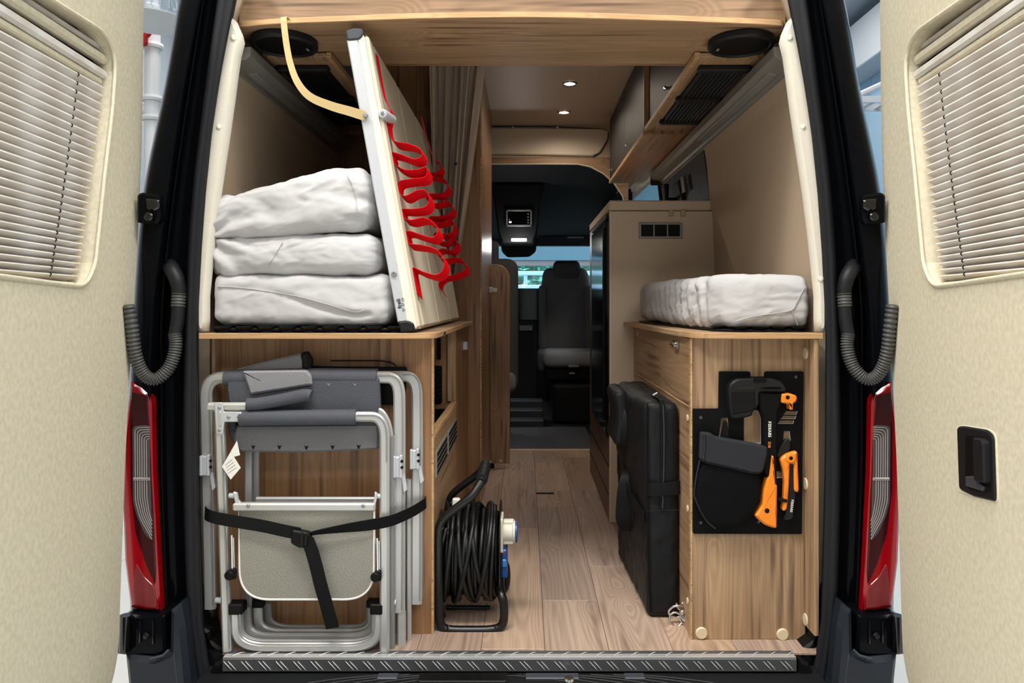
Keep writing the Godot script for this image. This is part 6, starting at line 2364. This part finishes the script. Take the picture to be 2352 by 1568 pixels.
# ---------------------------------------------------------------- cable reel
func reel():
	var cr := thing("cable_reel", "black cable reel on tubular stand beside the left cabinet", "cable reel", Vector3(-0.14, 0, -0.26))
	var r := 0.0118
	var z0 := -0.128
	var z1 := -0.385
	var path := []
	var fr := [[1104, 1110], [1085, 1140], [1051, 1164], [1014, 1193], [1007, 1222], [1008, 1420], [1016, 1442], [1036, 1447], [1125, 1447], [1150, 1441], [1158, 1425], [1158, 1385], [1152, 1368]]
	for p in fr:
		path.append(W(p[0], p[1], z0))
	var end: Vector3 = path[path.size() - 1]
	path[0] = Vector3(path[0].x, path[0].y, z0 - 0.02)
	path.append(end + Vector3(-0.006, 0.012, -0.04))
	path.append(end + Vector3(-0.006, 0.012, z1 - z0 + 0.04))
	for i in range(fr.size() - 1, -1, -1):
		var q := W(fr[i][0], fr[i][1], z0)
		path.append(Vector3(q.x, q.y, z1))
	path[path.size() - 1].z = z1 + 0.02
	var st := S()
	tube(st, fillet(path, 0.03, 5), r, 14)
	obj(st, "tube_frame", M.reel, cr)
	st = S()
	var hp := W(1104, 1108, z0 - 0.02)
	var g := []
	var gr := []
	for i in 22:
		var t := i / 21.0
		g.append(hp + Vector3(0.002, 0.004, -0.015 - t * (z0 - z1 - 0.07)))
		gr.append(0.0165 if i % 3 else 0.0148)
	tube(st, [hp, hp + Vector3(0.001, 0.002, -0.012)], [r, 0.014], 14)
	tube(st, g, gr, 18)
	obj(st, "grip", M.plastic, cr)
	# drum and flanges turn about the x axis
	var c := Vector3(-0.146, 0.170, -0.256)
	var turnx := Basis(Vector3(0, 1, 0), Vector3(1, 0, 0), Vector3(0, 0, -1))
	st = S()
	lathe(st, [[0.0, -0.078], [0.07, -0.078], [0.07, 0.076], [0.0, 0.076]], Transform3D(turnx, c), 36)
	obj(st, "drum", M.black, cr)
	for q in [[0.0755, 0.142], [-0.080, 0.138]]:
		st = S()
		lathe(st, [[0.0, q[0] - 0.0015], [q[1] - 0.003, q[0] - 0.0015], [q[1], q[0]], [q[1] - 0.003, q[0] + 0.0015], [0.0, q[0] + 0.0015]], Transform3D(turnx, c), 56)
		obj(st, "flange", M.reel, cr)
	var rng := RandomNumberGenerator.new()
	rng.seed = 3
	st = S()
	for layer in 3:
		for k in 11:
			var loop := []
			var x := -0.070 + k * 0.0136 + (0.006 if layer % 2 else 0.0)
			var rad := 0.105 + layer * 0.0105 + rng.randf_range(-0.003, 0.003)
			if x > 0.07:
				continue
			var lean := rng.randf_range(-0.006, 0.006) * (1.0 + layer)
			if layer == 2 and k % 3 == 1:
				lean = rng.randf_range(0.02, 0.034) * (1 if k % 2 else -1)
				x = clampf(x, -0.03, 0.03)
				rad += 0.006
			var ph := rng.randf() * TAU
			for i in 40:
				var a := TAU * i / 40.0
				loop.append(c + Vector3(x + lean * cos(a - 0.5), cos(a) * (rad + 0.002 * sin(3.0 * a + ph)), sin(a) * rad))
			tube(st, loop, 0.0068, 8, true)
	obj(st, "cable", M.cable, cr)
	st = S()
	tube(st, cat([c + Vector3(-0.07, 0.09, 0.09), c + Vector3(-0.085, 0.02, 0.13), c + Vector3(-0.084, -0.10, 0.11), c + Vector3(-0.08, -0.16, 0.06)], 8), 0.0065, 8)
	obj(st, "cable_end", M.cable, cr)
	st = S()
	box(st, W(1040, 1160, -0.24), W(1056, 1146, -0.22), 0.003)
	obj(st, "cable_label", M.white, cr)
	# side tube under the drum and the axle bracket
	st = S()
	tube(st, [Vector3(-0.224, 0.011, -0.25), Vector3(-0.10, 0.011, -0.25)], 0.006, 10)
	obj(st, "cross_tube", M.reel, cr)
	st = S()
	box(st, W(1000, 1447, -0.16), W(1004, 1424, -0.14), 0.002)
	box(st, W(998, 1456, -0.15), W(1030, 1450, -0.12), 0.002)
	obj(st, "foot", M.grille, cr)
	# sockets on the outer flange
	var so := Vector3(c.x + 0.077, 0.236, -0.215)
	st = S()
	box(st, so + Vector3(0.0, -0.046, -0.04), so + Vector3(0.007, 0.046, 0.04), 0.003)
	var pl = obj(st, "socket_plate", M.ivory, cr)
	st = S()
	lathe(st, [[0.027, 0.0], [0.027, 0.026], [0.030, 0.028], [0.030, 0.034], [0.0, 0.034]], Transform3D(turnx, so + Vector3(0.006, 0.0, 0.0)), 30)
	obj(st, "plug_socket", M.ivory, pl)
	st = S()
	box(st, so + Vector3(0.006, 0.022, -0.014), so + Vector3(0.038, 0.034, 0.012), 0.004)
	box(st, so + Vector3(0.006, -0.03, -0.014), so + Vector3(0.036, -0.018, 0.02), 0.004)
	obj(st, "hinged_lid", M.ivory, pl)
	st = S()
	lathe(st, [[0.025, 0.031], [0.0285, 0.034], [0.0285, 0.040], [0.022, 0.041], [0.020, 0.035]], Transform3D(turnx, so + Vector3(0.006, 0.0, 0.0)), 30)
	obj(st, "blue_ring", M.blue, pl)
	st = S()
	box(st, so + Vector3(0.002, -0.120, -0.03), so + Vector3(0.019, -0.040, 0.03), 0.004)
	var bs = obj(st, "blue_socket", M.blue, cr)
	st = S()
	box(st, so + Vector3(0.004, -0.088, 0.020), so + Vector3(0.017, -0.066, 0.034), 0.003)
	obj(st, "blue_lid", M.blue_light, bs)
	st = S()
	box(st, so + Vector3(0.003, -0.054, 0.012), so + Vector3(0.010, -0.046, 0.032), 0.002)
	obj(st, "red_switch", M.red_plastic, bs)

func small_things():
	# chrome awning clip
	var ck := thing("wire_clip", "shiny chrome wire clip with rings on the floor beside the bag", "clip", W(1562, 1440, -0.15))
	var z := -0.165
	var ring := func(px, py, rx, ry, tilt):
		var out := []
		for i in 24:
			var a := TAU * i / 24.0
			out.append(W(px + rx * cos(a), py + ry * sin(a), z) + Vector3(0, 0, tilt * sin(a)))
		return out
	for q in [[1552, 1422, 15, 14, 0.006], [1555, 1404, 19, 16, -0.008], [1572, 1405, 9, 17, 0.012]]:
		var st := S()
		tube(st, ring.call(q[0], q[1], q[2], q[3], q[4]), 0.0032, 8, true)
		obj(st, "ring", M.chrome, ck)
	var st := S()
	tube(st, cat(P3([[1553, 1384], [1558, 1396], [1566, 1404], [1562, 1420], [1570, 1432], [1580, 1436]], z + 0.006), 6), 0.003, 8)
	obj(st, "wire", M.chrome, ck)
	st = S()
	tube(st, cat(P3([[1562, 1386], [1570, 1392], [1572, 1408], [1580, 1420]], z - 0.004), 6), 0.003, 8)
	obj(st, "wire", M.chrome, ck)
	st = S()
	tube(st, P3([[1566, 1410], [1582, 1428]], z + 0.008), 0.006, 10)
	tube(st, P3([[1574, 1430], [1578, 1447]], z + 0.008), 0.005, 10)
	obj(st, "spring_barrel", M.alu_dark, ck)
	for p in [[1568, 1406], [1577, 1424]]:
		st = S()
		lathe(st, [[0.007, 0.0], [0.006, 0.003], [0.0, 0.004]], Transform3D(Basis(Vector3(1, 0, 0), Vector3(0, 0, 1), Vector3(0, -1, 0)), W(p[0], p[1], z + 0.012)), 14, 1)
		obj(st, "stud", M.chrome, ck)
